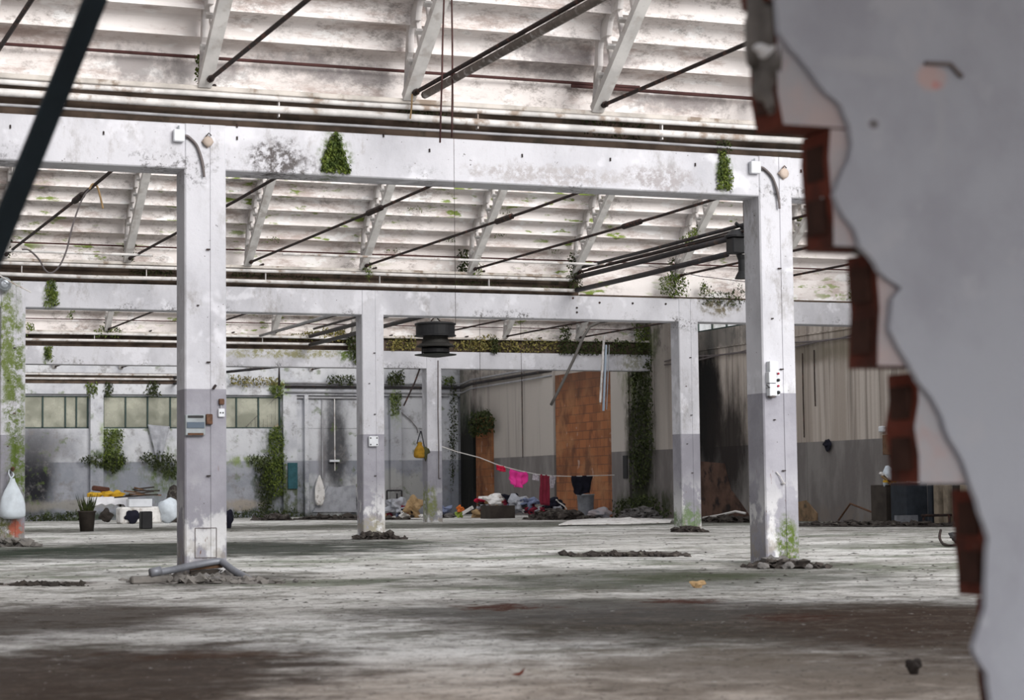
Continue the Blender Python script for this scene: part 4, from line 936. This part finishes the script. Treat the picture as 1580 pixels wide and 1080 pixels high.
for a_, c_ in (((q0.x, q0.z), (q1.x, q0.z)), ((q1.x, q0.z), (q1.x, 0)), ((q0.x, q0.z), (q0.x, 0)), ((q0.x+.35, q0.z-.1), (q0.x+.35, .2))): b.tube([(a_[0], Y4-.4, a_[1]), (c_[0], Y4-.4, c_[1])], .03, 6)
thing('metal_rack', b, M['piped'], 'dark rectangular metal frame against the back wall left of the far column', 'frame')
def heap(name, px0, px1, pyc, hpx, dpt, mat, label, n=160, size=.09, cat='rubble', seed=1, base=True):
    rr = random.Random(seed); b = MB(); q0, q1 = gp(px0, pyc), gp(px1, pyc); s = dep((q0+q1)/2)/F
    for k in range(n):
        t = rr.gauss(.5, .23); t = min(.99, max(.01, t)); pr_ = (1-(2*t-1)**2); c = q0.lerp(q1, t)+Vector((rr.gauss(0, .02), rr.uniform(-.5, .5)*dpt, 0))
        c.z = rr.random()*hpx*s*pr_*.8; b.rock(c, size*rr.uniform(.3, 1.3), k+seed*50, (1, 1, .6), 0, 1.0, 0)
    for k in range(7 if base else 0):
        t = (k+.5)/7; c = q0.lerp(q1, t); c.z = 0; hh = hpx*s*(1-(2*t-1)**2)*.4+.01; b.rock(c, 1, k+seed, ((q1-q0).length/9, dpt*.5, hh), 0, .3, 2)
    return tag(b.build(name, mat), label, cat, None, 'stuff')
heap('rubble_heap', 822, 905, 802, 16, 1.4, M['soil'], 'dark rubble heap at the foot of the maroon garment', 260, .12, 'rubble', 3)
heap('rubble_heap', 205, 420, 898, 9, .9, M['mud'], 'crumbled grey rubble around the foot of the front left column', 300, .05, 'rubble', 4)
heap('rubble_heap', 300, 372, 893, 20, .35, M['rubble'], 'mound of rubble piled against the front left column foot', 160, .06, 'rubble', 14)
heap('rubble_heap', 1160, 1262, 876, 12, .5, M['soil'], 'dark crumbled rubble around the foot of the front right column', 200, .05, 'rubble', 5)
heap('rubble_heap', 548, 612, 832, 12, .6, M['soil'], 'dark rubble at the foot of the middle column', 160, .07, 'rubble', 6)
heap('rubble_heap', -30, 60, 843, 14, .8, M['mud'], 'mud and rubble around the mossy left column foot', 160, .07, 'rubble', 7)
heap('rubble_heap', 1042, 1085, 821, 10, .5, M['soil'], 'black rubble at the foot of the column before the sooty wall', 100, .07, 'rubble', 8)
heap('rubble_heap', 870, 1050, 858, 5, .8, M['soil'], 'low line of dark rubble lying across the middle floor', 170, .055, 'rubble', 9, False)
heap('rubble_heap', 1085, 1160, 806, 8, 1, M['debris'], 'dark debris line along the sooty wall foot', 160, .1, 'rubble', 10)
heap('rubble_heap', 1235, 1500, 812, 5, 1.6, M['soil'], 'scattered dark debris before the right wall', 260, .09, 'rubble', 11)
heap('rubble_heap', 395, 450, 803, 9, .8, M['soil'], 'low dark debris pile before the mossy back wall', 80, .12, 'rubble', 12)
heap('rubble_heap', 455, 640, 802, 6, 1, M['debris'], 'dark mossy debris line along the back wall foot', 140, .12, 'rubble', 13)
heap('rubble_heap', 0, 130, 903, 2, .5, M['debris'], 'low streak of brown litter on the left floor', 110, .035, 'litter', 15, False)
# bigger chunks
rr = random.Random(11)
def chunks(L, label, group, mat='rubble'):
    for i, (px, py, r) in enumerate(L):
        q = gp(px, py); s = dep(q)/F; b = MB(); b.rock((0, 0, 0), r*s, i*7+px, (1.15, .9, .75), 0, .5, 1)
        o = b.build('concrete_chunk', M[mat]); o.location = (q.x, q.y, r*s*.55); tag(o, label, 'rubble', group)
chunks([(1190, 875, 14), (1207, 872, 11), (1222, 874, 10), (1178, 878, 8), (1235, 876, 9), (1215, 878, 8), (1248, 878, 6)], 'broken grey concrete chunk heaped at the front right column foot', 'chunks at the front right column')
chunks([(330, 890, 10), (347, 892, 12), (362, 894, 9), (318, 897, 9), (335, 900, 8), (372, 896, 7), (212, 900, 6), (455, 899, 4)], 'broken grey concrete chunk heaped at the front left column foot', 'chunks at the front left column')
chunks([(570, 830, 7), (583, 831, 8), (594, 832, 5)], 'broken concrete chunk heaped at the middle column foot', 'chunks at the middle column')
b = MB(); q = gp(237, 901); s = dep(q)/F; b.box((q.x, q.y+.1, .035), (64*s, .16, .07), Matrix.Rotation(-.04, 3, 'Z'), 0, .015); thing('concrete_curb', b, M['mud'], 'low broken concrete curb left of the front left column foot', 'curb')
b = MB(); b.tube(sm([onY(232, 884, Y1-.5), onY(262, 880, Y1-.42), onY(300, 872, Y1-.2), onY(335, 866, Y1-.12), onY(345, 869, Y1-.15), onY(360, 880, Y1-.3), onY(386, 895, Y1-.5)], 4), .034, 10)
q = onY(232, 884, Y1-.5); b.tube([q, q+Vector((.1, .02, .02))], .043, 10); thing('fallen_pipe', b, M['galvd'], 'bent grey pipe leaning over the foot of the front left column', 'pipe', None, True)
for i, (px, py, w, h, mt) in enumerate(((318, 874, 46, 7, 'wood'), (315, 883, 40, 6, 'furn'))):
    q = onY(px, py, Y1-.08); b = MB(); b.box(q, (w*.0068, .06, h*.0068), Matrix.Rotation(R_(-3), 3, 'Y'), 0, .004); thing('wood_offcut', b, M[mt], ['upper brown', 'lower dark'][i]+' wood offcut wedged at the front left column foot', 'wood')

# white sheets on floor by the right wall
def sheet(name, P, mat, label, z=.03, amp=.06, seed=0):
    b = MB(); q = [gp(*p) for p in P]; c = sum(q, Vector())/len(q); n = len(q); vs = []
    rings = (1, .75, .5, .25)
    for r in rings:
        for k in range(n):
            v = c.lerp(q[k], r); v.z = z+amp*abs(mnoise.noise(v*.9+Vector((seed, 0, 0))))*(1.2-r*.6); vs.append(v)
    vs.append(Vector((c.x, c.y, z+amp*.5))); fs = []
    for j in range(3):
        for k in range(n): fs.append((j*n+k, j*n+(k+1) % n, (j+1)*n+(k+1) % n, (j+1)*n+k))
    fs += [(3*n+k, 3*n+(k+1) % n, 4*n) for k in range(n)]
    m_ = len(vs); lo = [v-Vector((0, 0, .02)) for v in vs]; fs2 = [tuple(i+m_ for i in f)[::-1] for f in fs]
    rim = [(k, (k+1) % n, (k+1) % n+m_, k+m_) for k in range(n)]
    b.add(vs+lo, fs+fs2+rim); return thing(name, b, mat, label, 'sheet')
sheet('crumpled_sheet', [(862, 812), (900, 811), (960, 810), (1034, 808), (1037, 804), (1000, 802), (960, 802), (910, 803), (880, 805)], M['paper'], 'wide crumpled off-white sheet spread on the floor before the brick infill', .03, .14, 2)
rag('pink_rubble', 928, 797, 13, 'mortar', 'pinkish plaster lump on the off-white sheet beside the bin', 30, (1.4, 1, .6), cat='rubble'); rag('plaster_lump', 1010, 797, 10, 'paper', 'pale plaster lump at the right end of the off-white sheet', 31, (1.6, 1, .5), cat='rubble')
rag('orange_scrap', 992, 811, 3, 'orange', 'tiny orange scrap on the floor before the off-white sheet', 32, cat='rubbish')
heap('rubble_heap', 960, 1015, 800, 18, .8, M['rubble'], 'grey rubble slumped at the mossy pilaster foot', 160, .12, 'rubble', 16)
for i, P in enumerate((((1085, 799), (1110, 795), (1135, 789), (1150, 792)), ((1100, 797), (1125, 799), (1150, 800)))):
    b = MB(); b.tube([onX(*p, XW-.8) for p in P], .03, 6); thing('pale_cable', b, M['line'], ['upper', 'lower'][i]+' pale hose lying along the sooty wall foot', 'hose', None, True)

# ================================================================== LEFT TABLE GROUP
q = gp(163, 808); s = dep(q)/F; W_ = 58*s; Ht = .74; D_ = .8; ty = q.y
e = empty('table', (q.x, ty, 0), 'small table under a white cloth at the mossy back wall', 'table')
b = MB(); b.box((q.x, ty, Ht-.02), (W_, D_, .04)); b.build('tabletop', M['wood'], e)
for sx in (-1, 1):
    for sy in (-1, 1): b = MB(); b.box((q.x+sx*(W_/2-.05), ty+sy*(D_/2-.05), (Ht-.04)/2), (.05, .05, Ht-.04)); b.build('leg', M['furn'], e)
b = MB(); n = 40; tops = []; W2, D2 = W_/2+.01, D_/2+.01; per = []
for k in range(n):
    a = 2*math.pi*k/n; m_ = max(abs(math.cos(a)), abs(math.sin(a))); per.append((math.cos(a)/m_*W2, math.sin(a)/m_*D2))
vs = [Vector((q.x+x, ty+y_, Ht+.008)) for x, y_ in per]
for j in (1, 2, 3):
    for k, (x, y_) in enumerate(per):
        cor = min(1, (abs(x)/W2)*(abs(y_)/D2)**1.0); dr = (.20+.16*cor**6+.03*math.sin(k*2.2))*j/3
        out = 1+.02*j+.02*math.sin(k*1.9)*j/3; vs.append(Vector((q.x+x*out, ty+y_*out, Ht-dr)))
fs = [tuple(range(n))]+[(j*n+k, j*n+(k+1) % n, (j+1)*n+(k+1) % n, (j+1)*n+k) for j in range(3) for k in range(n)]
b.add(vs, fs); tag(b.build('tablecloth', M['cloth'], None, False), 'white cloth draped over the small table at the back wall', 'tablecloth')
for i, (dx, dz, r, sq) in enumerate(((-.32, .07, .13, (1.5, 1, .5)), (0, .08, .16, (1.3, 1, .55)), (.28, .08, .14, (1.6, 1, .6)))):
    b = MB(); b.rock((q.x+dx, ty-.1, Ht+dz), r, i+3, sq, 0, .5, 2); thing('yellow_cloth', b, M['yellow'], ['left', 'middle', 'right'][i]+' yellow cloth lump on the white tablecloth', 'cloth')
b = MB(); b.box((q.x-.14, ty, Ht+.23), (.46, .3, .14), Matrix.Rotation(R_(8), 3, 'Y'), 0, .03); thing('brown_bag', b, M['brownbag'], 'dark red-brown bag lying on the yellow cloths on the table', 'bag')
q2 = gp(134, 820); b = MB(); b.lathe(q2, [(.15, 0), (.19, .42), (.21, .43), (.21, .46), (.17, .46), (.14, .05)], 20); e = thing('plant_pot', b, M['furn'], 'dark tapered pot standing before the table left leg', 'pot', None, True)
b = MB()
for k in range(60):
    a = random.uniform(0, 6.28); r0 = random.uniform(0, .12); p = q2+Vector((math.cos(a)*r0, math.sin(a)*r0, .42)); t = p+Vector((math.cos(a)*.14, math.sin(a)*.14, random.uniform(.15, .5))); w = Vector((.02, 0, 0)); b.add([p-w, p+w, t], [(0, 1, 2)])
b.build('foliage', M['leafd'], e, recalc=False)
boxat('black_canister', 227, 816, 17, 27, .3, 'black', 'black upright canister on the floor before the white boxes', 'canister', 0, .02)
e, q3, s3 = boxat('white_crate', 218, 808, 64, 26, .7, 'paper', 'long white crate bench beside the covered table', 'crate', 0, .05)
boxat('white_box', 217, 807, 36, 12, .4, 'boxw', 'white box on top of the long white crate', 'box', 0, .01, 26*s3, None, q3.y)
b = MB(); b.rock((q3.x+.75, q3.y+.05, .35), .34, 9, (.8, .8, 1), 0, .3, 2); thing('plastic_sack', b, M['bag'], 'pale plastic sack at the right end of the white crate', 'sack', None, True)
b = MB(); b.rock((q3.x-.25, q3.y-.02, .2), .22, 4, (1, .4, .8), 0, .3, 2); thing('dark_bundle', b, M['blackc'], 'dark bundle under the left end of the white crate', 'bundle', None, True)
for i in range(7):
    z0 = 40*s3+.05+i*.035; a = (-.12, .1, -.3, .25, .02, .5, -.2)[i]; b = MB(); b.box((q3.x+(-.1, .15, .0, -.15, .2, .05, .1)[i], q3.y+.2, z0), ((1.2, .9, .8, .6, .7, .5, .6)[i], .08, .04), Matrix.Rotation(a*.5, 3, 'Y') @ Matrix.Rotation(a, 3, 'Z')); thing('wood_stick', b, M['wood' if i % 2 else 'furn'], ['long dark', 'brown slanting', 'dark cross-lying', 'short brown crooked', 'short dark', 'steep brown', 'topmost dark'][i]+' wood stick in the stack on the white boxes beside the table', 'wood', 'wood sticks on the white boxes')
b = MB(); b.rock(gp(163, 806, .2), .21, 5, (1.0, .5, .8), 0, .5, 2); thing('dark_sack', b, M['debris'], 'dark sack in the shade under the covered table', 'sack')
b = MB(); b.rock(gp(268, 806, .35), .45, 15, (.8, .7, 1.1), 0, .5, 2); thing('dry_brush', b, M['soil'], 'dark heap of dry brush between the white crate and front left column', 'brush')
b = MB(); b.rock(gp(352, 815, .2), .22, 6, (.5, .6, 1.1), 0, .3, 2); thing('black_sack', b, M['blackc'], 'black sack peeping out right of the front left column', 'sack', None, True)
# film hanging from the sill
a, c = onY(228, 655, Y4-.15), onY(262, 658, Y4-.15)
tag(cloth('hanging_film', M['film'], a, c, 1.15, 10, 12, 0, .07, 3, lambda w, u: (.0+.42*w, 1-.40*w, 1)), 'grey plastic film hanging from the back window sill', 'film')
a, c = onY(486, 733, Y4-.2), onY(500, 733, Y4-.2)
tag(cloth('hanging_rag', M['paper'], a, c, 1.0, 8, 10, 0, .04, 8, lambda w, u: (.45-.5*math.sin(w*2.6), .55+.5*math.sin(w*2.6), 1)), 'pale rag hanging at the torn plaster of the back wall', 'cloth')
b = MB(); P = [(482, 790), (500, 762), (505, 750), (520, 752), (532, 750), (548, 748), (549, 790)]; b.prism([(onY(*p, Y4).x, max(0.02, onY(*p, Y4).z)) for p in P], Y4-.06, Y4+.01, 'Y'); b.build('pale_patch', M['film'], WB)
b = MB(); q = onY(516, 711, Y4-.1); b.box(q, (.34, .08, .07)); b.build('shelf_bracket', M['boxw'], WB)

# ================================================================== RIGHT SIDE THINGS
def rp(px, py, off=.6): return onX(px, py, XW-off)
def rbox(name, px, pyt, wpx, pyb, mat, label, cat, dpt=.6, off=.7):
    q = rp(px, pyt, off); s = dep(q)/F; h = q.z; b = MB(); b.box((q.x, q.y, h/2), (wpx*s*.95, dpt, h), None, 0, .012); return thing(name, b, M[mat], label, cat), q, s
e, q, s = rbox('dark_cabinet', 1367, 748, 30, 808, 'furn', 'dark brown wooden cabinet under the white paper by the right wall', 'cabinet')
e, q, s = rbox('dark_cabinet', 1402, 745, 40, 808, 'furnb', 'blue-black cabinet beside the brown one by the right wall', 'cabinet', .6, .75)
b = MB(); q = rp(1398, 790, 1.1); b.box((q.x, q.y, .12), (.5, .1, .16)); b.build('kick_panel', M['galvd'], e)
q = rp(1372, 744, .8); b = MB(); b.rock(q+Vector((.05, 0, .12)), .17, 3, (1, .6, 1.1), 0, .5, 2); thing('white_paper_bag', b, M['bag'], 'crumpled white paper bag on the dark brown cabinet', 'bag')
for i, (dx, dz, a, mt) in enumerate(((-.16, .12, .6, 'paper'), (-.12, .05, .7, 'tan'), (.02, .02, .1, 'paper'), (-.05, .02, .0, 'yellow'))):
    b = MB(); b.box((q if i != 2 else rp(1408, 744, .75))+Vector((dx, -.1 if i != 2 else 0, dz)), (.28, .08, .05), Matrix.Rotation(a, 3, 'Y')); thing('paper_scrap', b, M[mt], ['upper white paper scrap left of the white paper bag', 'lower tan paper scrap left of the white paper bag', 'white paper scrap on the blue-black cabinet', 'yellow scrap under the white paper bag'][i], 'paper')
b = MB(); qa, qb = onX(1367, 671, XW-.06), onX(1386, 701, XW-.06); b.box((XW-.08, (qa.y+qb.y)/2, (qa.z+qb.z)/2), (.16, abs(qa.y-qb.y), abs(qa.z-qb.z)), None, 0, .01); thing('wall_cabinet', b, M['wood'], 'brown fuse cabinet fixed on the right wall above the dark cabinets', 'cabinet')
b = MB(); q = onX(1361, 662, XW-.06); b.box(q, (.1, .18, .13), None, 0, .02); thing('wall_lamp', b, M['boxw'], 'small white bulkhead lamp on the right wall above the fuse cabinet', 'lamp')
b = MB(); q = onX(1276, 686, XW-.05); b.rock(q, .13, 4, (.4, 1.2, .9), 0, .5, 2); thing('black_rag', b, M['blackc'], 'small black rag stuck on the right wall at the dado line', 'cloth')
b = MB(); b.tube([rp(1290, 808, .5), rp(1312, 777, .5), rp(1350, 792, .5), rp(1352, 808, .5)], .022, 6); thing('bent_metal_frame', b, M['rust'], 'bent rusty metal frame leaning before the right wall', 'frame')
for i, (px, w, mt) in enumerate(((1437, 8, 'furnb'), (1448, 12, 'post'), (1462, 10, 'post'), (1476, 8, 'furn'), (1487, 8, 'post'))):
    q = rp(px, 748, .7); s = dep(q)/F; b = MB(); b.box((q.x, q.y, q.z/2), (w*s, .15, q.z), None, 0, .01); thing('timber_post', b, M[mt], ['dark post right of the blue-black cabinet', 'pale timber post second in the row by the right wall', 'pale timber post third in the row by the right wall', 'dark slat fourth in the row by the right wall', 'pale timber slat at the right end of the row'][i], 'post')
b = MB(); q = rp(1445, 795, 1.1); b.tube([q+Vector((-.35, 0, 0)), q+Vector((.35, 0, 0))], .03, 6); b.tube([q+Vector((-.3, 0, 0)), (q.x-.3, q.y, 0)], .025, 6); b.tube([q+Vector((.3, 0, 0)), (q.x+.3, q.y, 0)], .025, 6); thing('low_trestle', b, M['rod'], 'low dark metal trestle in front of the timber posts', 'trestle')
b = MB(); b.tube(sm([gp(1452, 835, .16), gp(1450, 838, .08), gp(1456, 843, .03), gp(1470, 845, .03), gp(1488, 844, .06)]), .02, 6); thing('curved_hose', b, M['rod'], 'curved dark hose on the floor beside the broken wall', 'hose', None, True)
b = MB(); b.rock(gp(1482, 838, .08), .12, 6, (1.4, .8, .7), 0, .5, 2); thing('dark_shoe', b, M['black'], 'black lump on the floor beside the curved hose', 'rubbish')
b = MB(); b.rock(gp(1076, 907, .03), .045, 6, (1.4, .8, .7), 0, .5, 2); thing('yellow_scrap', b, M['tan'], 'yellow brown scrap on the floor before the front right column', 'rubbish')
b = MB(); b.rock(gp(1409, 1040, .035), .035, 6, (1, .9, 1), 0, .4, 2); thing('dark_stone', b, M['soil'], 'dark round stone on the floor close to the broken wall', 'stone')
q = gp(801, 1045, .012); b = MB(); b.add([q+Vector(v) for v in ((-.035, 0, .0), (-.015, .01, .006), (.005, .012, .008), (.03, .0, .03), (.012, -.012, .004), (-.012, -.012, .0), (0, 0, -.006))], [(0, 1, 5), (1, 2, 4, 5), (2, 3, 4), (0, 5, 6), (0, 6, 1), (1, 6, 2), (2, 6, 3), (3, 6, 4), (4, 6, 5)]); thing('dry_leaf', b, M['bld'], 'curled red-brown dry leaf on the floor at the bottom centre', 'leaf')
# floor litter: uncountable crumbs
b = MB(); rr = random.Random(5)
for k in range(2600):
    py = 808+rr.random()**1.5*275; px = rr.uniform(-20, 1540)
    if px > 1480 and py > 800: continue
    q = gp(px, py); r = rr.uniform(.008, .03)*(1 if py > 900 else 1.5) * (1.7 if rr.random() < .06 else 1)
    if q.y > 63: continue
    if py > 1000: r *= .45
    elif py > 930: r *= .6
    a = rr.uniform(0, 3.14); L = rr.uniform(.8, 2.4); u = Vector((math.cos(a), math.sin(a), 0)); w = Vector((-u.y, u.x, 0))
    r *= .55; b.add([q+u*r*L, q+w*r, q-u*r*L, q-w*r*.8, q+Vector((0, 0, r*.35))+u*r*.3], [(0, 1, 4), (1, 2, 4), (2, 3, 4), (3, 0, 4), (3, 2, 1, 0)], 0 if rr.random() < .7 else 1)
tag(b.build('floor_litter', [M['debris'], M['rubble']]), 'small dark crumbs and splinters strewn over the whole floor', 'litter', None, 'stuff')

# ================================================================== MOSS AND PLANTS
def moss(poly, Y, n, size, mat, label, thick=.12, ax='Y', name='moss_clump', cat='moss'):
    leaves(name, label, poly, Y, int(n*(1.3 if Y > 30 or ax == 'X' else 1.5)), size*(.62 if Y > 30 else .75), M[mat], thick, ax, cat)
moss([(514, 204), (521, 204), (528, 228), (534, 248), (542, 266), (495, 262), (500, 240), (507, 222)], Y1-.015, 900, .035, 'leaf', 'bright green hanging moss triangle on the nearest beam', .07)
moss([(1110, 232), (1119, 232), (1124, 255), (1129, 275), (1127, 293), (1107, 291), (1109, 260)], Y1-.015, 500, .03, 'leaf', 'narrow green hanging moss on the nearest beam left of the front right column', .06)
moss([(303, 85), (311, 85), (314, 130), (304, 130)], Y1+.1, 160, .04, 'leaf', 'green moss beside the foot of the second large rafter', .1)
moss([(615, 165), (640, 160), (690, 168), (690, 190), (610, 186)], Y1+.12, 240, .03, 'leafd', 'dark moss in the nearest gutter below the third large rafter', .1)
moss([(900, 178), (960, 180), (1000, 190), (990, 215), (900, 208)], Y1+.12, 260, .03, 'leafd', 'dark moss in the nearest gutter below the fourth large rafter', .1)
moss([(1100, 215), (1130, 218), (1120, 238), (1108, 236)], Y1-.02, 90, .03, 'leafd', 'dark moss hanging from the pipe above the narrow green moss', .08)
moss([(72, 432), (86, 432), (88, 458), (92, 470), (68, 470), (73, 450)], Y2-.02, 260, .05, 'leaf', 'green moss hanging on the second beam near the left edge', .08)
moss([(192, 372), (206, 365), (208, 405), (190, 405)], Y2+.2, 160, .06, 'leafd', 'dark moss by the foot of the second rafter above the second beam', .1)
moss([(0, 372), (16, 366), (18, 402), (0, 402)], Y2+.2, 120, .06, 'leafd', 'dark moss by the leftmost rafter foot above the second beam', .1)
moss([(706, 388), (724, 384), (722, 425), (708, 425)], Y2+.2, 260, .06, 'leafd', 'dark moss by the fifth rafter foot above the second beam', .1)
moss([(727, 410), (742, 408), (740, 428), (728, 428)], Y2+.05, 120, .05, 'leaf', 'light green moss tuft right of the fifth rafter foot', .1)
moss([(876, 395), (888, 388), (898, 405), (896, 450), (876, 440)], Y2-.04, 320, .06, 'leafd', 'dark moss mass where the thick black pipes meet the second gutter', .12)
moss([(562, 408), (572, 402), (574, 425), (566, 432)], Y2-.04, 100, .05, 'leaf', 'small green fern tuft at the fourth rafter foot above the second beam', .1)
moss([(1030, 398), (1048, 400), (1045, 455), (1032, 452)], Y2-.04, 220, .06, 'leafd', 'dark moss left half of the tuft beside the column head before the sooty wall', .1)
moss([(1016, 430), (1035, 420), (1055, 422), (1060, 455), (1020, 456)], Y2-.06, 420, .06, 'leaf', 'bright green moss tuft above the column before the sooty wall', .14)
moss([(1078, 450), (1084, 432), (1100, 448), (1125, 450), (1142, 436), (1148, 455), (1140, 472), (1080, 468)], Y2-.03, 420, .05, 'leafd', 'spreading dark moss on the second beam left of the front right column', .12)
moss([(1080, 440), (1086, 433), (1094, 452), (1078, 456)], Y2-.08, 100, .05, 'leaf', 'pointed green sprig above the spreading dark moss', .1)
moss([(1225, 310), (1247, 308), (1240, 340), (1226, 365)], Y2-.6, 160, .06, 'leaf', 'green moss on the rafter right of the front right column', .1)
moss([(1312, 420), (1322, 420), (1322, 462), (1310, 462)], Y2+.1, 160, .06, 'leaf', 'green moss beside the broken wall edge above the second beam', .1)
moss([(1048, 370), (1078, 345), (1088, 340), (1065, 378)], Y2-1.0, 160, .06, 'leaf', 'green moss on the upper lower-chord of the seventh rafter', .06)
moss([(355, 425), (460, 428), (500, 434), (500, 428), (360, 418)], Y2+.12, 240, .04, 'leafd', 'dark moss strip in the second gutter right of the front left column', .1)
moss([(200, 412), (268, 415), (268, 425), (200, 422)], Y2+.12, 200, .04, 'leafd', 'dark moss strip in the second gutter left of the front left column', .1)
moss([(700, 432), (770, 434), (770, 442), (700, 440)], Y2+.12, 160, .04, 'leafd', 'dark moss strip in the second gutter under the fifth rafter', .1)
moss([(820, 440), (878, 442), (878, 448), (820, 446)], Y2+.12, 140, .04, 'leafd', 'dark moss strip in the second gutter before the thick pipes', .1)
for i, (x, y) in enumerate(((420, 371), (640, 325), (690, 372), (780, 330), (900, 308), (960, 332), (770, 365), (605, 390), (855, 388), (930, 270))):
    moss([(x-14, y), (x+14, y+1), (x+8, y-7), (x-6, y-6)], Y2-(390-y)/22*.28+.25, 26, .04, 'leaf', 'tiny green weed on a roof plank edge '+['just right of the second rafter', 'left of the long fourth tie rod', 'low, left of the fifth rafter', 'high, right of the fifth rafter', 'high, left of the sixth rafter', 'right of the sixth rafter', 'midway between fifth and sixth rafters', 'low, right of the fourth rafter', 'low, left of the sixth rafter', 'topmost, under the nearest beam'][i], .02, 'Y', 'plank_weed', 'weed')
moss([(440, 518), (470, 512), (500, 508), (530, 505), (534, 525), (445, 522)], Y3+.1, 500, .09, 'leafy', 'yellow green moss band in the third gutter left of the middle column', .2)
moss([(533, 515), (550, 512), (552, 560), (546, 555), (535, 530)], Y3-.08, 260, .08, 'leafd', 'dark moss curtain at the end of the third gutter pipes', .2)
moss([(545, 545), (560, 545), (555, 562), (546, 558)], Y3-.1, 80, .07, 'leaf', 'green moss tip hanging left of the middle column', .1)
moss([(600, 520), (640, 518), (640, 538), (600, 538)], Y3+.1, 260, .09, 'leafy', 'yellow moss in the third gutter left of the pendant lamp', .2)
moss([(700, 530), (735, 520), (760, 516), (770, 540), (700, 540)], Y3+.1, 380, .09, 'leafy', 'yellow moss in the third gutter right of the pendant lamp', .2)
moss([(770, 525), (860, 522), (865, 542), (770, 542)], Y3+.1, 380, .09, 'leafy', 'yellow brown moss in the middle of the third gutter', .2)
moss([(757, 520), (768, 520), (768, 544), (757, 544)], Y3-.05, 120, .08, 'leafd', 'dark moss on the third gutter right of the yellow moss', .1)
moss([(862, 505), (878, 500), (880, 545), (864, 545)], Y3-.05, 260, .09, 'leafd', 'dark moss column on the third gutter behind the bent conduit', .2)
moss([(880, 528), (940, 524), (1000, 528), (1003, 550), (960, 546), (880, 545)], Y3-.05, 600, .09, 'leafd', 'dark green moss mass at the right end of the third beam', .25)
moss([(975, 500), (1003, 500), (1003, 535), (980, 535)], Y3+.1, 260, .09, 'leaf', 'green moss above the right end of the third beam', .2)
moss([(978, 560), (1006, 552), (1008, 650), (1004, 740), (980, 760), (976, 650)], XW-.15, 1500, .09, 'leafd', 'long dark moss curtain down the pilaster between bricks and pale wall', .2, 'X')
moss([(950, 775), (1000, 760), (1035, 790), (1030, 798), (952, 798)], XW-.2, 500, .09, 'leafd', 'dark moss at the foot of the mossy pilaster', .3, 'X')
moss([(70, 532), (80, 532), (79, 556), (70, 556)], Y3-.03, 120, .07, 'leaf', 'green moss drip on the third beam near the left', .08)
moss([(145, 510), (165, 500), (190, 508), (192, 518), (142, 518)], Y3+.05, 240, .08, 'leaf', 'green moss tuft on the third gutter left of the front left column', .15)
moss([(41, 498), (52, 500), (50, 514), (41, 514)], Y3+.05, 80, .08, 'leaf', 'green moss tuft on the third gutter beside the mossy left column', .15)
moss([(105, 480), (112, 480), (112, 490), (104, 490)], Y3-.5, 30, .07, 'leaf', 'tiny moss tuft under the second beam at the left', .05)
moss([(132, 590), (150, 590), (148, 612), (136, 612)], Y4-.15, 120, .10, 'leaf', 'green moss on the last beam above the window pier', .1)
moss([(162, 590), (172, 590), (172, 610), (163, 610)], Y4-.15, 100, .10, 'leafd', 'dark moss streak on the last beam right of the window pier', .1)
moss([(228, 590), (245, 590), (246, 610), (226, 610)], Y4-.15, 140, .10, 'leafd', 'dark moss on the last beam above the hanging film', .1)
moss([(355, 580), (420, 582), (440, 588), (440, 594), (355, 592)], Y4-.25, 300, .10, 'leafy', 'yellow moss along the last gutter right of the front left column', .15)
moss([(416, 594), (436, 592), (434, 612), (420, 610)], Y4-.2, 140, .10, 'leaf', 'green moss under the last gutter above the window corner', .1)
moss([(505, 580), (545, 578), (545, 592), (505, 590)], Y4-.25, 200, .10, 'leafd', 'dark moss on the last gutter left of the middle column', .15)
moss([(598, 575), (622, 570), (622, 592), (598, 592)], Y4-.25, 260, .10, 'leafd', 'dark moss on the last gutter right of the middle column', .15)
moss([(600, 605), (618, 605), (616, 635), (604, 640)], Y4-.2, 200, .09, 'leaf', 'green moss trailing on the back pilaster right of the middle column', .1)
moss([(683, 582), (699, 580), (699, 592), (683, 592)], Y4-.25, 120, .09, 'leaf', 'green moss tuft on the last gutter right of the far column', .15)
moss([(155, 662), (190, 662), (188, 700), (196, 710), (178, 728), (150, 712), (158, 690)], Y4-.1, 700, .10, 'leaf', 'green moss spilling below the window pier on the back wall', .2)
moss([(120, 708), (140, 702), (196, 705), (178, 730), (160, 722), (130, 714)], Y4-.15, 400, .10, 'leafd', 'dark moss ledge at the dado below the window pier', .2)
moss([(215, 705), (230, 695), (262, 700), (275, 715), (272, 740), (240, 725)], Y4-.15, 500, .10, 'leafd', 'dark moss ledge under the hanging film on the back wall', .2)
moss([(418, 660), (434, 655), (438, 700), (440, 760), (420, 770), (405, 740), (412, 700)], Y4-.12, 1100, .10, 'leaf', 'tall green moss curtain at the end of the back windows', .2)
moss([(380, 705), (415, 700), (420, 780), (400, 790), (400, 730)], Y4-.14, 600, .10, 'leafd', 'dark moss curtain left of the tall green one', .2)
moss([(340, 790), (460, 785), (470, 800), (340, 802)], Y4-.3, 500, .10, 'leafd', 'dark low moss growing along the back wall foot right of the front left column', .4)
moss([(40, 795), (130, 788), (135, 803), (40, 805)], Y4-.3, 400, .10, 'leafd', 'dark low moss growing along the back wall foot left of the table', .4)
moss([(727, 650), (735, 637), (755, 632), (764, 645), (762, 660), (750, 668), (730, 672)], XW-.2, 700, .10, 'leafd', 'dark green ivy ball on top of the narrow brick infill', .3, 'X', 'ivy_clump', 'ivy')
moss([(694, 590), (706, 590), (702, 700), (697, 760), (693, 700)], Y4-.2, 400, .09, 'leafd', 'dark moss strip down the far right corner', .1)
